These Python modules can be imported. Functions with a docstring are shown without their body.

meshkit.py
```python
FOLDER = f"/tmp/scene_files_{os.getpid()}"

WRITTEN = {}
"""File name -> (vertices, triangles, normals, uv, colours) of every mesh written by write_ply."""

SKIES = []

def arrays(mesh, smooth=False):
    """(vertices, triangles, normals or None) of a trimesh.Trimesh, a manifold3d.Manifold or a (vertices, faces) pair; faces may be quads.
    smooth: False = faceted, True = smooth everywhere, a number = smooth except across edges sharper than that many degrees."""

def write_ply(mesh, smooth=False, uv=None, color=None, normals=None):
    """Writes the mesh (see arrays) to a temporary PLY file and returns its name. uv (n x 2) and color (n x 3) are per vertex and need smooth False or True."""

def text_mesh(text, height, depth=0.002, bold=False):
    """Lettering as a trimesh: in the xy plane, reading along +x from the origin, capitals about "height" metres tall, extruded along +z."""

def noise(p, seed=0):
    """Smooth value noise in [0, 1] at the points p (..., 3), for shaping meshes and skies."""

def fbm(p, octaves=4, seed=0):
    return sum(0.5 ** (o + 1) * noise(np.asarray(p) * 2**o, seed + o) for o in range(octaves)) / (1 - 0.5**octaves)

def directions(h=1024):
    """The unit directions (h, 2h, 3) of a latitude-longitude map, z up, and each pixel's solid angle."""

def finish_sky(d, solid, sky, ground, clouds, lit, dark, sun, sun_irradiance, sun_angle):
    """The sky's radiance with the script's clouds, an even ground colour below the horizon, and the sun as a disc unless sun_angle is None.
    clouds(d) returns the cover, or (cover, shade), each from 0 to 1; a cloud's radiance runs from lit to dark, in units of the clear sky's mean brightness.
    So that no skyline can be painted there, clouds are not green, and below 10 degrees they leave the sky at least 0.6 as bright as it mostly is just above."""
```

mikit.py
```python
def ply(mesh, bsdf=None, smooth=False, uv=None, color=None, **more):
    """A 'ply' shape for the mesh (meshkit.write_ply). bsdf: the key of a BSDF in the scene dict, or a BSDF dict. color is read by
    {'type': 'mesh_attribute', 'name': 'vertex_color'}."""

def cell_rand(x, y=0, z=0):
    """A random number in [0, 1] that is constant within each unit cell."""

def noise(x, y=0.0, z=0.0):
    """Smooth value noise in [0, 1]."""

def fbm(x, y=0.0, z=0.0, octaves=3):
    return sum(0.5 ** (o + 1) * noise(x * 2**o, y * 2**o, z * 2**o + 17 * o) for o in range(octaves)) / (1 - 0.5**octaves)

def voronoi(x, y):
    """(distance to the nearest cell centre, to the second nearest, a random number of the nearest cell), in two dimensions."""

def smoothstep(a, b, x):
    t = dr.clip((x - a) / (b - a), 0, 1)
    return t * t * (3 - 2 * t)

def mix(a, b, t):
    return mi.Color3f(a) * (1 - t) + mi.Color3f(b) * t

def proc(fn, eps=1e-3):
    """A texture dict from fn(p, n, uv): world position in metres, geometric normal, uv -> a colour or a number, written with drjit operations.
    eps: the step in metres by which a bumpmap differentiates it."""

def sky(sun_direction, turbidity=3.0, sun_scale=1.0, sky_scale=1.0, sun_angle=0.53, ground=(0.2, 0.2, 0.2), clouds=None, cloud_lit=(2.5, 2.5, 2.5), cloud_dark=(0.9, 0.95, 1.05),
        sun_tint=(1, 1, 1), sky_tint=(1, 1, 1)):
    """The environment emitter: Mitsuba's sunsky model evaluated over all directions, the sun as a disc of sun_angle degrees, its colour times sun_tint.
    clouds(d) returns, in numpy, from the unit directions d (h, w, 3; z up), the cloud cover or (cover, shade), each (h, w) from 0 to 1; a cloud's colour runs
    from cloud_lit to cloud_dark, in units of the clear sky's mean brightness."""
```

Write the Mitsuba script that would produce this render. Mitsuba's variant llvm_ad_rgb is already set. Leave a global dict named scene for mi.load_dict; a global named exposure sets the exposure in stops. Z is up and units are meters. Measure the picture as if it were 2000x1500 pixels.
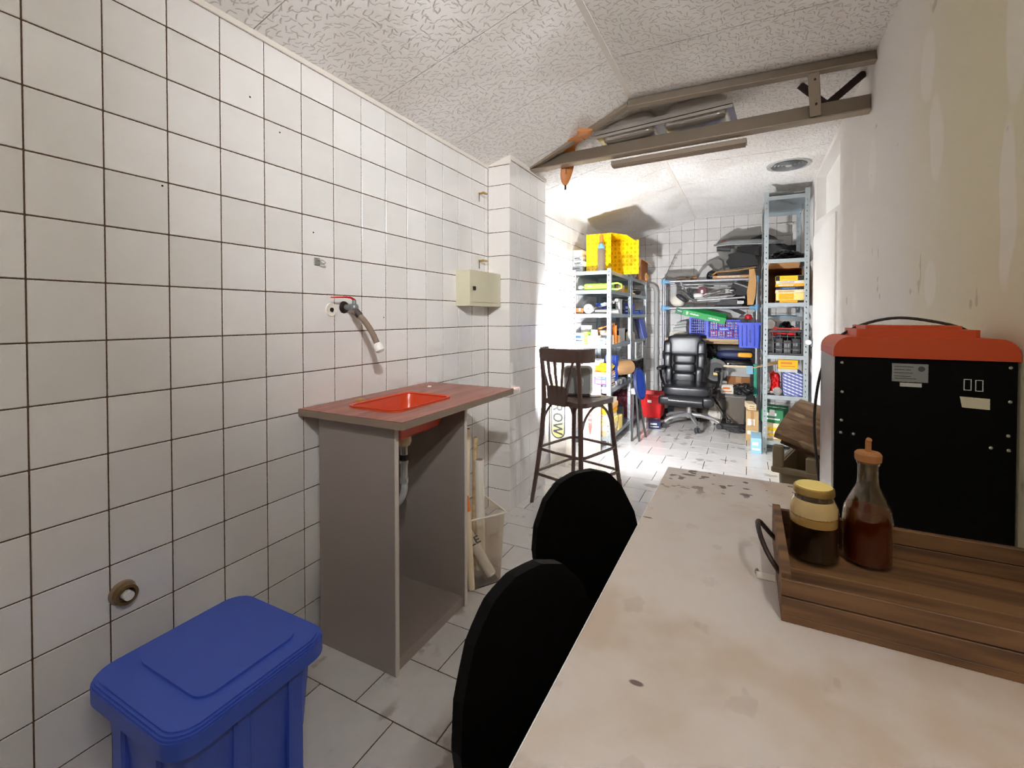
import math, numpy as np, trimesh, mitsuba as mi, drjit as dr, mikit, meshkit
from mikit import noise, fbm, smoothstep, mix, voronoi, cell_rand
from shapely.geometry import Polygon, box as sbox, Point
from shapely import affinity
T = mi.ScalarTransform4f
scene, labels = {'type': 'scene'}, {}
rng = np.random.default_rng(7)
# ------------------------------------------------------------------ camera, light, exposure
F_PX, YAW, PITCH, EYE = 896.32, 0.4745, 0.0168, 1.2445
d = (-math.sin(YAW) * math.cos(PITCH), math.cos(YAW) * math.cos(PITCH), -math.sin(PITCH))
scene['camera'] = {'type': 'perspective', 'fov': math.degrees(2 * math.atan(1000 / F_PX)), 'fov_axis': 'x', 'near_clip': 0.02, 'far_clip': 100,
                   'principal_point_offset_x': 0.0, 'principal_point_offset_y': 1 * (750 - 633.15) / 1500,
                   'to_world': T().look_at(origin=[0, 0, EYE], target=[d[0], d[1], EYE + d[2]], up=[0, 0, 1])}
FLOOD = 920.0      # radiance of the flood lamp on the bar stool, lighting the store room
FRONT_FILL = 150.0      # radiance of the added fill tube on the right wall, out of view
SPOT_FILL = 1950.0     # radiance of the added fill spotlight, out of view, aimed at the pillar
exposure = 0.36

# ------------------------------------------------------------------ materials
def lin(c): return [float((v / 255 / 12.92) if v / 255 <= 0.04045 else ((v / 255 + 0.055) / 1.055) ** 2.4) for v in c]
def rgb(c): return {'type': 'rgb', 'value': lin(c)}
def M(name, c, rough=0.5, metal=0.0, spec=0.5, bump=None, scale=1.0, **k):
    b = {'type': 'principled', 'base_color': rgb(c) if isinstance(c, tuple) else mikit.proc(c), 'roughness': rough, 'metallic': metal, 'specular': spec, **k}
    if bump is not None: b = {'type': 'bumpmap', 'arbitrary': mikit.proc(bump), 'scale': scale, 'bsdf': b}
    scene['mat_' + name] = {'type': 'twosided', 'bsdf': b}
for n, c, r, *m in [
    ('tile', (225, 222, 219), .10), ('tile_b', (219, 216, 212), .12), ('tile_c', (228, 225, 222), .09), ('tile_matt', (221, 217, 212), .38), ('grout', (70, 52, 38), .9),
    ('white_plaster', (218, 212, 204), .8), ('black_plastic', (16, 14, 15), .5), ('black_panel', (3, 3, 3), .6), ('black_gloss', (12, 12, 14), .25), ('black_leather', (28, 29, 33), .33), ('chair_black', (4, 3, 3), .55),
    ('grey_plastic', (128, 128, 126), .5), ('dark_grey', (62, 62, 64), .55), ('mid_grey', (100, 99, 97), .6), ('light_grey', (178, 178, 176), .5), ('white', (232, 231, 226), .5), ('paper', (226, 220, 208), .8),
    ('blue_bin', (52, 78, 172), .42), ('blue', (40, 78, 190), .4), ('blue_crate', (48, 72, 200), .42), ('navy', (34, 44, 84), .5), ('pale_blue', (150, 196, 220), .6), ('joint_blue', (120, 172, 208), .5),
    ('red', (206, 26, 30), .42), ('red_light', (222, 92, 84), .5), ('maroon', (98, 30, 44), .5), ('pink', (206, 64, 120), .55), ('green', (28, 160, 76), .5), ('dark_green', (26, 110, 66), .5), ('lime', (164, 220, 72), .45), ('teal', (40, 160, 128), .5),
    ('yellow', (236, 190, 24), .5), ('pale_yellow', (238, 214, 130), .6), ('amber', (246, 172, 20), .4), ('orange', (224, 122, 44), .5), ('cream', (232, 214, 180), .7), ('sand', (196, 164, 118), .8),
    ('carton', (196, 152, 106), .8), ('carton_dark', (150, 100, 58), .8), ('brown_tape', (176, 128, 74), .4), ('brown_leather', (190, 116, 52), .5), ('kraft', (214, 164, 104), .7),
    ('orange_basin', (196, 66, 30), .28), ('orange_cap', (176, 62, 20), .42), ('stool_wood', (66, 46, 40), .35), ('cab_grey', (140, 130, 124), .5), ('cab_edge', (206, 196, 186), .5),
    ('beige_metal', (196, 190, 164), .4), ('rust_pink', (178, 152, 146), .5), ('weathered_grey', (126, 110, 96), .8), ('tub', (146, 132, 108), .55), ('foot', (90, 60, 56), .6), ('old_brass', (92, 72, 34), .5)]:
    M(n, c, r, spec=.06 if n in ('chair_black', 'black_panel') else .5)
for n, c, r in [('galv', (186, 196, 200), .42), ('galv_dark', (140, 144, 146), .5), ('chrome', (226, 226, 226), .12), ('steel', (196, 192, 186), .28), ('alu', (196, 196, 198), .33), ('brass', (176, 146, 84), .35), ('truss', (128, 116, 102), .5), ('truss_light', (168, 154, 138), .5), ('tube_grey', (190, 194, 200), .3), ('iron', (52, 42, 40), .45)]:
    M(n, c, r, metal=.75)
def hit(v, a, b): return smoothstep(a, b, v)
def worm(p):      # short bent strokes pressed into the ceiling panels, one or two per 2.4 cm cell
    x, y = p.x / .024, p.y / .024; g = mi.Float(0)
    for a in (-1, 0, 1):
        for b in (-1, 0, 1):
            cx, cy = dr.floor(x) + a, dr.floor(y) + b
            an = .5 + 2.6 * (cell_rand(cx, cy, 5) - .5); dx, dy = x - cx - cell_rand(cx, cy, 1), y - cy - cell_rand(cx, cy, 2)
            c, s = dr.cos(an), dr.sin(an); u, v = dx * c + dy * s, dy * c - dx * s
            v = v - (cell_rand(cx, cy, 6) - .5) * 1.6 * u * u; e = dr.maximum(dr.abs(u) - .42, 0)
            g = dr.maximum(g, 1 - smoothstep(.05, .12, dr.sqrt(e * e + v * v)))
    return g
M('ceiling', lambda p, n, uv: mix(mix(lin((239, 237, 234)), lin((224, 220, 215)), smoothstep(.5, .75, fbm(p.x * 2, p.y * 2, 3))), lin((168, 158, 146)), 0.55 * worm(p)), .85, bump=lambda p, n, uv: 1 - worm(p), scale=.0025)
M('floor_tile', lambda p, n, uv: mix(lin((214, 212, 210)), lin((120, 104, 92)), .6 * smoothstep(.62, .78, fbm(p.x * 11, p.y * 11, 2, octaves=5)) * smoothstep(.4, .6, fbm(p.x * 2.3, p.y * 2.3, 7)) + .10 * fbm(p.x * 30, p.y * 30, 5)), .16)
PATCH = [(1.95, 2.06, .07, .12), (1.88, 1.80, .06, .14), (1.92, 1.35, .055, .075), (1.40, 1.86, .05, .16), (1.42, 1.50, .04, .2), (3.12, 2.03, .05, .08), (3.08, 1.68, .05, .09), (3.53, 1.56, .03, .05), (3.53, 1.43, .03, .06), (3.09, 1.32, .05, .06), (1.36, 1.95, .04, .2), (2.7, 1.95, .08, .13)]
def wall_col(p, n, uv):
    k = fbm(p.y * 3, p.z * 3, 4)
    base = mix(lin((204, 196, 170)), lin((212, 208, 204)), smoothstep(1.55, 2.35, p.y + .25 * (k - .5)))
    base = mix(base, lin((192, 180, 150)), .3 * smoothstep(.55, .8, fbm(p.y * 1.3, p.z * 1.1 + 5, 8)) * (1 - smoothstep(1.6, 2.4, p.y)))
    m = 0
    for y, z, a, b in PATCH:
        q = dr.square((p.y - y + .03 * (noise(p.z * 9, y * 7) - .5)) / a) + dr.square((p.z - z) / b)
        m = dr.maximum(m, 1 - smoothstep(.6, 1.2, q))
    base = mix(base, lin((222, 218, 213)), .5 * m)
    return mix(base, lin((120, 106, 88)), .35 * smoothstep(.80, .86, fbm(p.y * 14, p.z * 9, 3)))
M('wall_paint', wall_col, .75)
def table_col(p, n, uv):
    k = fbm(p.x * 7, p.y * 7, 2, octaves=4)
    c = mix(lin((204, 194, 188)), lin((190, 172, 156)), smoothstep(.35, .75, k))
    s = smoothstep(.70, .76, fbm(p.x * 18, p.y * 14, 6, octaves=4))
    e = smoothstep(1.30, 1.46, p.y) * smoothstep(.68, .74, fbm(p.x * 34, p.y * 40, 9))
    for x, y, a, b in ((-.16, 1.52, .022, .009), (.0, 1.47, .010, .006), (.0, 1.415, .010, .009), (-.13, .62, .010, .005), (.02, 1.0, .004, .016), (-.215, 1.15, .012, .004)):
        e = dr.maximum(e, 1 - smoothstep(.5, 1.3, dr.square((p.x - x) / a) + dr.square((p.y - y) / b)))
    return mix(mix(c, lin((122, 100, 80)), .14 * s), lin((58, 34, 20)), .85 * e)
M('table_top', table_col, .33)
def wood(c1, c2, ax, f=1.0):
    def fn(p, n, uv):
        a, b, c = (p.x, p.y, p.z) if ax == 'x' else ((p.y, p.x, p.z) if ax == 'y' else (p.z, p.x, p.y))
        g = fbm(a * 3 * f, b * 42 * f + 3 * noise(a * 4, b * 8), c * 42 * f, octaves=4)
        return mix(lin(c1), lin(c2), smoothstep(.3, .72, g))
    return fn
M('tray_wood', wood((106, 75, 45), (70, 46, 28), 'x'), .65)
def slab_col(p, n, uv):
    a, b = p.x * .966 - p.y * .26, p.x * .26 + p.y * .966
    g = fbm(a * 7, b * 26 + 2 * noise(a * 6, b * 5), p.z * 26, octaves=4)
    c = mix(lin((160, 134, 110)), lin((112, 88, 68)), smoothstep(.3, .7, g))
    return mix(c, lin((196, 178, 150)), .6 * smoothstep(.66, .78, fbm(a * 13, b * 20, 4))) * (1 - .55 * smoothstep(.72, .76, fbm(a * 9, b * 60, 8)))
M('old_wood', slab_col, .8)
M('laminate', wood((140, 72, 50), (116, 56, 40), 'y', 1.2), .3)
M('pale_wood', wood((206, 180, 140), (170, 138, 98), 'x'), .7)
def yprint(p, n, uv):
    u, v = p.x * 24 + p.y * 24, p.z * 24
    fu, fv = u - dr.floor(u), v - dr.floor(v)
    odd = dr.abs((dr.floor(u) + dr.floor(v)) - 2 * dr.floor((dr.floor(u) + dr.floor(v)) / 2))
    ring = dr.abs(dr.sqrt(dr.square(fu - .5) + dr.square(fv - .5)) - .22)
    a = dr.select(odd > .5, 1 - smoothstep(.05, .12, ring), (1 - smoothstep(.04, .10, dr.abs(fu - .5))) * (1 - smoothstep(.22, .3, dr.abs(fv - .5))))
    return mix(lin((245, 202, 10)), lin((150, 108, 6)), .8 * a)
M('yellow_print', yprint, .25)
def bubbles(p, n, uv):
    u, v = p.x * 34, p.z * 34 + p.x * 14
    fu, fv = u - dr.floor(u), v - dr.floor(v)
    b = 1 - smoothstep(.1, .34, dr.abs(fv - .5) + .35 * dr.abs(fu - .5))
    return mix(lin((96, 104, 160)), lin((222, 226, 246)), b)
M('bubble_wrap', bubbles, .3)
def clear(name, tint, rough=.05, trans=.9):
    scene['mat_' + name] = {'type': 'thindielectric', 'int_ior': 1.45, 'specular_transmittance': {'type': 'rgb', 'value': lin(tint)}}
clear('clear_plastic', (250, 246, 241)); clear('clear_bottle', (240, 238, 234)); clear('jar_glass', (236, 228, 208)); clear('amber_glass', (236, 226, 206))
scene['mat_frosted'] = {'type': 'principledthin', 'base_color': rgb((216, 206, 194)), 'roughness': .35, 'spec_trans': .72, 'diff_trans': .7, 'eta': 1.3}
scene['mat_smoke'] = {'type': 'principledthin', 'base_color': rgb((206, 204, 200)), 'roughness': .25, 'spec_trans': .45, 'diff_trans': .9, 'eta': 1.3}
M('liquid_dark', (20, 8, 4), .15); M('liquid_amber', (84, 30, 8), .15)

# ------------------------------------------------------------------ mesh helpers
def cat(*m): return trimesh.util.concatenate([x for y in m for x in (y if isinstance(y, (list, tuple)) else [y])])
def BX(x0, x1, y0, y1, z0, z1, b=0.0):
    if x1 < x0: x0, x1 = x1, x0
    if y1 < y0: y0, y1 = y1, y0
    if z1 < z0: z0, z1 = z1, z0
    b = min(b, .45 * min(x1 - x0, y1 - y0, z1 - z0))
    if b <= 0:
        return trimesh.creation.box(bounds=[[x0, y0, z0], [x1, y1, z1]])
    p = []
    for X, s in ((x0, 1), (x1, -1)):
        for Y, t in ((y0, 1), (y1, -1)):
            for Z, u in ((z0, 1), (z1, -1)):
                p += [(X + s * b, Y + t * b, Z), (X + s * b, Y, Z + u * b), (X, Y + t * b, Z + u * b)]
    return trimesh.convex.convex_hull(np.array(p))
def BC(c, s, b=0.0): return BX(c[0] - s[0] / 2, c[0] + s[0] / 2, c[1] - s[1] / 2, c[1] + s[1] / 2, c[2] - s[2] / 2, c[2] + s[2] / 2, b)
def TB(pts, r, n=8, flat=None):
    p = np.asarray(pts, float); m = len(p); r = np.broadcast_to(np.asarray(r, float), (m,))
    t = np.gradient(p, axis=0); t /= np.linalg.norm(t, axis=1, keepdims=True) + 1e-12
    a = np.cross(t[0], [0, 0, 1.0] if abs(t[0][2]) < .9 else [1.0, 0, 0]); a /= np.linalg.norm(a)
    V = []
    for i in range(m):
        a = a - t[i] * (a @ t[i]); a /= np.linalg.norm(a); b = np.cross(t[i], a)
        an = np.arange(n) * 2 * np.pi / n
        V.append(p[i] + r[i] * (np.cos(an)[:, None] * a + np.sin(an)[:, None] * b * (flat or 1)))
    V = np.vstack(V + [p[:1], p[-1:]]); Fc = []
    for i in range(m - 1):
        for j in range(n):
            A, B, C2, D = i * n + j, i * n + (j + 1) % n, (i + 1) * n + (j + 1) % n, (i + 1) * n + j
            Fc += [(A, B, C2), (A, C2, D)]
    for j in range(n):
        Fc += [(m * n, (j + 1) % n, j), (m * n + 1, (m - 1) * n + j, (m - 1) * n + (j + 1) % n)]
    mesh = trimesh.Trimesh(V, Fc, process=False)
    if mesh.volume < 0: mesh.invert()
    return mesh
def CY(p, q, r, r2=None, n=14): return TB([p, q], [r, r if r2 is None else r2], n)
def SPL(pts, n=24):
    from scipy.interpolate import CubicSpline
    p = np.asarray(pts, float); s = np.r_[0, np.cumsum(np.linalg.norm(np.diff(p, axis=0), axis=1))]
    return CubicSpline(s, p)(np.linspace(0, s[-1], n))
def LA(prof, n=24, c=(0, 0, 0)):
    m = trimesh.creation.revolve(np.array(prof, float), sections=n)
    if m.volume < 0: m.invert()
    m.apply_translation(c); return m
def PR(poly, h, z=0.0):
    if not hasattr(poly, 'exterior'): poly = Polygon(poly)
    m = trimesh.creation.extrude_polygon(poly, h, engine='earcut'); m.apply_translation([0, 0, z]); return m
def RBX(x0, x1, y0, y1, z0, z1, r, n=6): return PR(sbox(x0 + r, y0 + r, x1 - r, y1 - r).buffer(r, n), z1 - z0, z0)
def MV(m, loc=(0, 0, 0), rx=0, ry=0, rz=0):
    m = m.copy(); R = trimesh.transformations.euler_matrix(math.radians(rx), math.radians(ry), math.radians(rz)); m.apply_transform(R); m.apply_translation(loc); return m
def STAND(m, loc=(0, 0, 0), rz=0): return MV(MV(m, rx=90), loc, rz=rz)      # a prism drawn in xy, stood up: its y becomes z, it grows towards -y
def SE(c, s, e=.5, n=14):
    u, v = np.meshgrid(np.linspace(-np.pi / 2, np.pi / 2, n), np.linspace(-np.pi, np.pi, 2 * n, endpoint=False), indexing='ij')
    f = lambda w: np.sign(w) * np.abs(w) ** e
    P = np.stack([s[0] * f(np.cos(u)) * f(np.cos(v)), s[1] * f(np.cos(u)) * f(np.sin(v)), s[2] * f(np.sin(u))], -1).reshape(-1, 3) + c
    Fc = []; k = 2 * n
    for i in range(n - 1):
        for j in range(k):
            Fc += [(i * k + j, i * k + (j + 1) % k, (i + 1) * k + (j + 1) % k), (i * k + j, (i + 1) * k + (j + 1) % k, (i + 1) * k + j)]
    m = trimesh.Trimesh(P, Fc, process=True); m.update_faces(m.nondegenerate_faces()); return m
def OPEN(x0, x1, y0, y1, z0, z1, t=.004, side='z1'):      # a box without one side
    w = {'x0': BX(x0, x0 + t, y0, y1, z0, z1), 'x1': BX(x1 - t, x1, y0, y1, z0, z1), 'y0': BX(x0, x1, y0, y0 + t, z0, z1), 'y1': BX(x0, x1, y1 - t, y1, z0, z1), 'z0': BX(x0, x1, y0, y1, z0, z0 + t), 'z1': BX(x0, x1, y0, y1, z1 - t, z1)}
    return cat([v for k, v in w.items() if k not in side.split()])
def RR(x0, x1, y0, y1, r, n=6):      # the outline of a rounded rectangle, always 4 (n + 1) points
    r = max(1e-4, min(r, .49 * (x1 - x0), .49 * (y1 - y0))); a = np.linspace(0, np.pi / 2, n + 1)
    return np.vstack([np.c_[cx + r * np.cos(a + k), cy + r * np.sin(a + k)] for cx, cy, k in ((x1 - r, y1 - r, 0), (x0 + r, y1 - r, np.pi / 2), (x0 + r, y0 + r, np.pi), (x1 - r, y0 + r, 3 * np.pi / 2))])
def TAPER(x0, x1, y0, y1, z0, z1, k, t=.006, r=.03):      # an open tub, narrower at its foot by the factor k, hollow, one closed shell
    cx, cy = (x0 + x1) / 2, (y0 + y1) / 2
    def ring(s, off):
        q = RR(x0 + off, x1 - off, y0 + off, y1 - off, r - off, 5); return (q - [cx, cy]) * s + [cx, cy]
    rings = [(ring(k, 0), z0), (ring(1, 0), z1), (ring(1, t), z1), (ring(k, t), z0 + t)]
    m = len(rings[0][0]); V = np.vstack([np.c_[q, np.full(m, z)] for q, z in rings] + [[[cx, cy, z0], [cx, cy, z0 + t]]]); Fc = []
    for a in range(3):
        for j in range(m):
            A, B = a * m + j, a * m + (j + 1) % m; Fc += [(A, B, B + m), (A, B + m, A + m)]
    for j in range(m): Fc += [(4 * m, (j + 1) % m, j), (4 * m + 1, 3 * m + j, 3 * m + (j + 1) % m)]
    o = trimesh.Trimesh(V, Fc, process=False)
    if o.volume < 0: o.invert()
    return o
def PLATE(poly, t=.004, bend=0.0, twist=0.0):      # a curved shell cut to an outline in xy
    m = PR(Polygon(poly).buffer(0), t)
    v, f = trimesh.remesh.subdivide_to_size(m.vertices, m.faces, .06, max_iter=6)
    m = trimesh.Trimesh(v, f); c = m.bounds.mean(0); q = m.vertices - c
    m.vertices[:, 2] += bend * (q[:, 0] ** 2) + bend * .6 * q[:, 1] ** 2 + twist * q[:, 0] * q[:, 1]; return m

# ------------------------------------------------------------------ scene helpers
used = {}
def numbered(k):
    used[k] = used.get(k, -1) + 1
    return k if used[k] == 0 else '%s_%03d' % (k, used[k])
def put(key, mesh, mat, smooth=30, tw=None):
    key = numbered(key)
    s = dict(mesh) if isinstance(mesh, dict) else mikit.ply(mesh, 'mat_' + mat, smooth)
    if tw is not None: s['to_world'] = tw
    scene[key] = s; return key
def part(parent, name, mesh, mat, label=None, smooth=30):
    k = put(parent + '__' + name, mesh, mat, smooth)
    if label: labels[k] = {'label': label}
    return k
def th(name, label, cat_, parts, group=None):
    k = numbered(name); labels[k] = {'label': label, 'category': cat_}
    if group: labels[k]['group'] = group
    last = {}
    for p in parts:
        nm = p[0]; own = k
        if '>' in nm: a, nm = nm.split('>'); own = last[a]
        last[nm] = part(own, nm, p[1], p[2], p[3] if len(p) > 3 else None)
    return k
def it(name, label, cat_, mesh, mat, group=None):
    k = put(name, mesh, mat); labels[k] = {'label': label, 'category': cat_}
    if group: labels[k]['group'] = group
    return k
def struct(name, mesh, mat, label=None, smooth=False):
    k = put(name, mesh, mat, smooth); labels[k] = {'kind': 'structure', 'category': name.split('_')[0]}
    if label: labels[k]['label'] = label
    return k
def mat4(o, u, v, n):
    m = np.eye(4); m[:3, 0], m[:3, 1], m[:3, 2], m[:3, 3] = u, v, n, o; return m
def grid(owner, name, area, us, vs, frame, t, gap, mats, bevel=.0012, smooth=False, stagger=None):
    """Cuts the polygon area (in the plane's own u, v) into separate pieces along the joints us, vs; each piece is a part of owner."""
    o, u, v, n = (np.array(q, float) for q in frame); full = {}
    for j in range(len(vs) - 1):
        uu = us if stagger is None else us + stagger * (j % 2)
        for i in range(len(uu) - 1):
            r = sbox(uu[i] + gap / 2, vs[j] + gap / 2, uu[i + 1] - gap / 2, vs[j + 1] - gap / 2)
            q = r.intersection(area)
            if q.is_empty or q.area < 4e-5: continue
            mt = mats[int(rng.integers(len(mats)))]; lift = float(rng.normal(0, .0002))
            if q.area > r.area * .999:
                w, h = uu[i + 1] - uu[i] - gap, vs[j + 1] - vs[j] - gap; kk = (round(w, 4), round(h, 4), mt)
                if kk not in full: full[kk] = mikit.ply(BX(0, w, 0, h, 0, t, bevel), 'mat_' + mt, smooth)
                put(owner + '__' + name, full[kk], mt, tw=T(mat4(o + u * (uu[i] + gap / 2) + v * (vs[j] + gap / 2) + n * lift, u, v, n)))
            else:
                for g in getattr(q, 'geoms', [q]):
                    if g.area < 4e-5 or not hasattr(g, 'exterior'): continue
                    m = PR(g, t); m.apply_transform(mat4(o + n * lift, u, v, n)); put(owner + '__' + name, m, mt, False)
# ------------------------------------------------------------------ the room
XL, XR, XP, YP0, YP1, YB, YN = -1.5, .515, -1.341, 2.578, 3.152, 6.2, -2.6
ZW, XRG, ZRG = 2.2125, -.59, 2.467
SL = math.atan2(ZRG - ZW, XRG - XL); LS = math.hypot(ZRG - ZW, XRG - XL)
fl = struct('floor', BX(XL - .1, XR + .1, YN, YB + .1, -.06, -.0025), 'grout')
grid(fl, 'tile', sbox(XL, .2, XR, YB), -1.76 + .32 * np.arange(9), 1.07 + .2274 * np.arange(-4, 24), ((0, 0, -.006), (1, 0, 0), (0, 1, 0), (0, 0, 1)), .006, .0045, ['floor_tile'], .001, stagger=-.16)
wl = struct('wall_left', BX(XL - .1, XL - .0025, YN, YP0 + .1, 0, 2.4), 'grout')
rows = (13.88 - np.arange(15, -2, -1)) * .15; cols = .4361 + .15 * np.arange(-4, 16)
LEFT = (XL - .005, 0, 0), (0, 1, 0), (0, 0, 1), (1, 0, 0)
grid(wl, 'tile', sbox(-.16, 0.002, YP0, ZW - .018), cols, rows, LEFT, .005, .0036, ['tile', 'tile_b', 'tile_c'])
put(wl + '__plaster', BX(XL - .004, XL, YN, -.165, 0, ZW), 'white_plaster')
pl = struct('pillar', BX(XL - .1, XP - .0025, YP0 + .0025, YP1, 0, 2.4), 'grout')
grid(pl, 'tile', sbox(XL + .003, .002, XP, ZW - .01), np.array([XL - .01, XP + .0018]), rows, ((0, YP0 + .005, 0), (1, 0, 0), (0, 0, 1), (0, -1, 0)), .005, .0036, ['tile_matt'])
for a, b in ((2.578, 2.668), (2.672, 2.70), (2.702, 2.73), (2.734, 2.88), (2.884, 3.005), (3.009, 3.1515)):
    grid(pl, 'tile', sbox(a, .002, b, ZW + .02), np.array([a - .0018, b + .0018]), rows, ((XP - .005, 0, 0), (0, 1, 0), (0, 0, 1), (1, 0, 0)), .005, .0032, ['tile', 'tile_c'])
wr = struct('wall_left_rear', BX(XL - .1, XL - .0025, YP1 - .05, YB + .1, 0, 2.4), 'grout')
grid(wr, 'tile', sbox(YP1, .002, YB, ZW - .004), YP1 - .02 + .15 * np.arange(0, 22), rows, LEFT, .005, .0028, ['tile', 'tile_c'])
wb = struct('wall_back', BX(XL - .1, XR + .1, YB + .0025, YB + .1, 0, 2.6), 'grout')
grid(wb, 'tile', Polygon([(XL, 0), (XR, 0), (XR, ZRG - .002), (XRG, ZRG - .002), (XL, ZW - .002)]), -.606 + .15 * np.arange(-7, 9), 2.335 + .15 * np.arange(-16, 2), ((0, YB + .005, 0), (1, 0, 0), (0, 0, 1), (0, -1, 0)), .005, .003, ['tile', 'tile_b'])
# right wall, plastered, with a shallow transom recess and a flush white door below it
ra = Polygon([(YN, 0), (YB, 0), (YB, 2.6), (YN, 2.6)]).difference(Polygon([(3.56, 1.96), (4.70, 2.06), (4.70, 2.43), (3.56, 2.43)]))
m = PR(ra, .1); m.apply_transform(mat4((XR + .1, 0, 0), (0, 1, 0), (0, 0, 1), (1, 0, 0))); m.apply_translation([-.1, 0, 0]); wt = struct('wall_right', m, 'wall_paint')
put(wt + '__recess_panel', BX(XR + .07, XR + .1, 3.5, 4.75, 1.9, 2.5), 'white')
m = PR(sbox(3.64, .01, 4.76, 1.93), .012); m.apply_transform(mat4((XR - .012, 0, 0), (0, 1, 0), (0, 0, 1), (1, 0, 0))); struct('door_1', m, 'white', 'plain white door set flush in the right wall')
struct('wall_front', BX(XL - .1, XR + .1, YN - .1, YN, 0, 2.6), 'white_plaster')
# ceiling: a left slope up to the ridge, then level
cl = struct('ceiling', cat(PR([(YN, XRG), (YB, XRG), (YB, XR), (YN, XR)], .02).apply_transform(mat4((0, 0, ZRG + .026), (0, 1, 0), (1, 0, 0), (0, 0, -1))), PR([(YN, -.1), (YB, -.1), (YB, LS + .01), (YN, LS + .01)], .02).apply_transform(mat4((XL - .026 * math.sin(-SL) * 0 - .007, 0, ZW + .026), (0, 1, 0), (math.cos(SL), 0, math.sin(SL)), (math.sin(SL), 0, -math.cos(SL))))), 'grout')
cy = .995 + .588 * np.arange(-6, 10)
SLOPE = (XL, 0, ZW), (0, 1, 0), (math.cos(SL), 0, math.sin(SL)), (math.sin(SL), 0, -math.cos(SL))
SLOPE = ((XL - .006 * math.sin(SL), 0, ZW + .006 * math.cos(SL)),) + SLOPE[1:]
grid(cl, 'panel', sbox(YN, .0, YB, LS - .004), cy, np.array([-.03, LS - .003]), SLOPE, .006, .004, ['ceiling'], .001)
grid(cl, 'panel', sbox(YN, XRG, YB, XR), cy, np.array([XRG + .003, XR + .02]), ((0, 0, ZRG + .006), (0, 1, 0), (1, 0, 0), (0, 0, -1)), .006, .004, ['ceiling'], .001)
struct('trim_1', BX(XRG - .014, XRG + .014, YN, YB, ZRG - .004, ZRG + .004), 'white_plaster', 'white strip covering the ceiling ridge')
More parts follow.
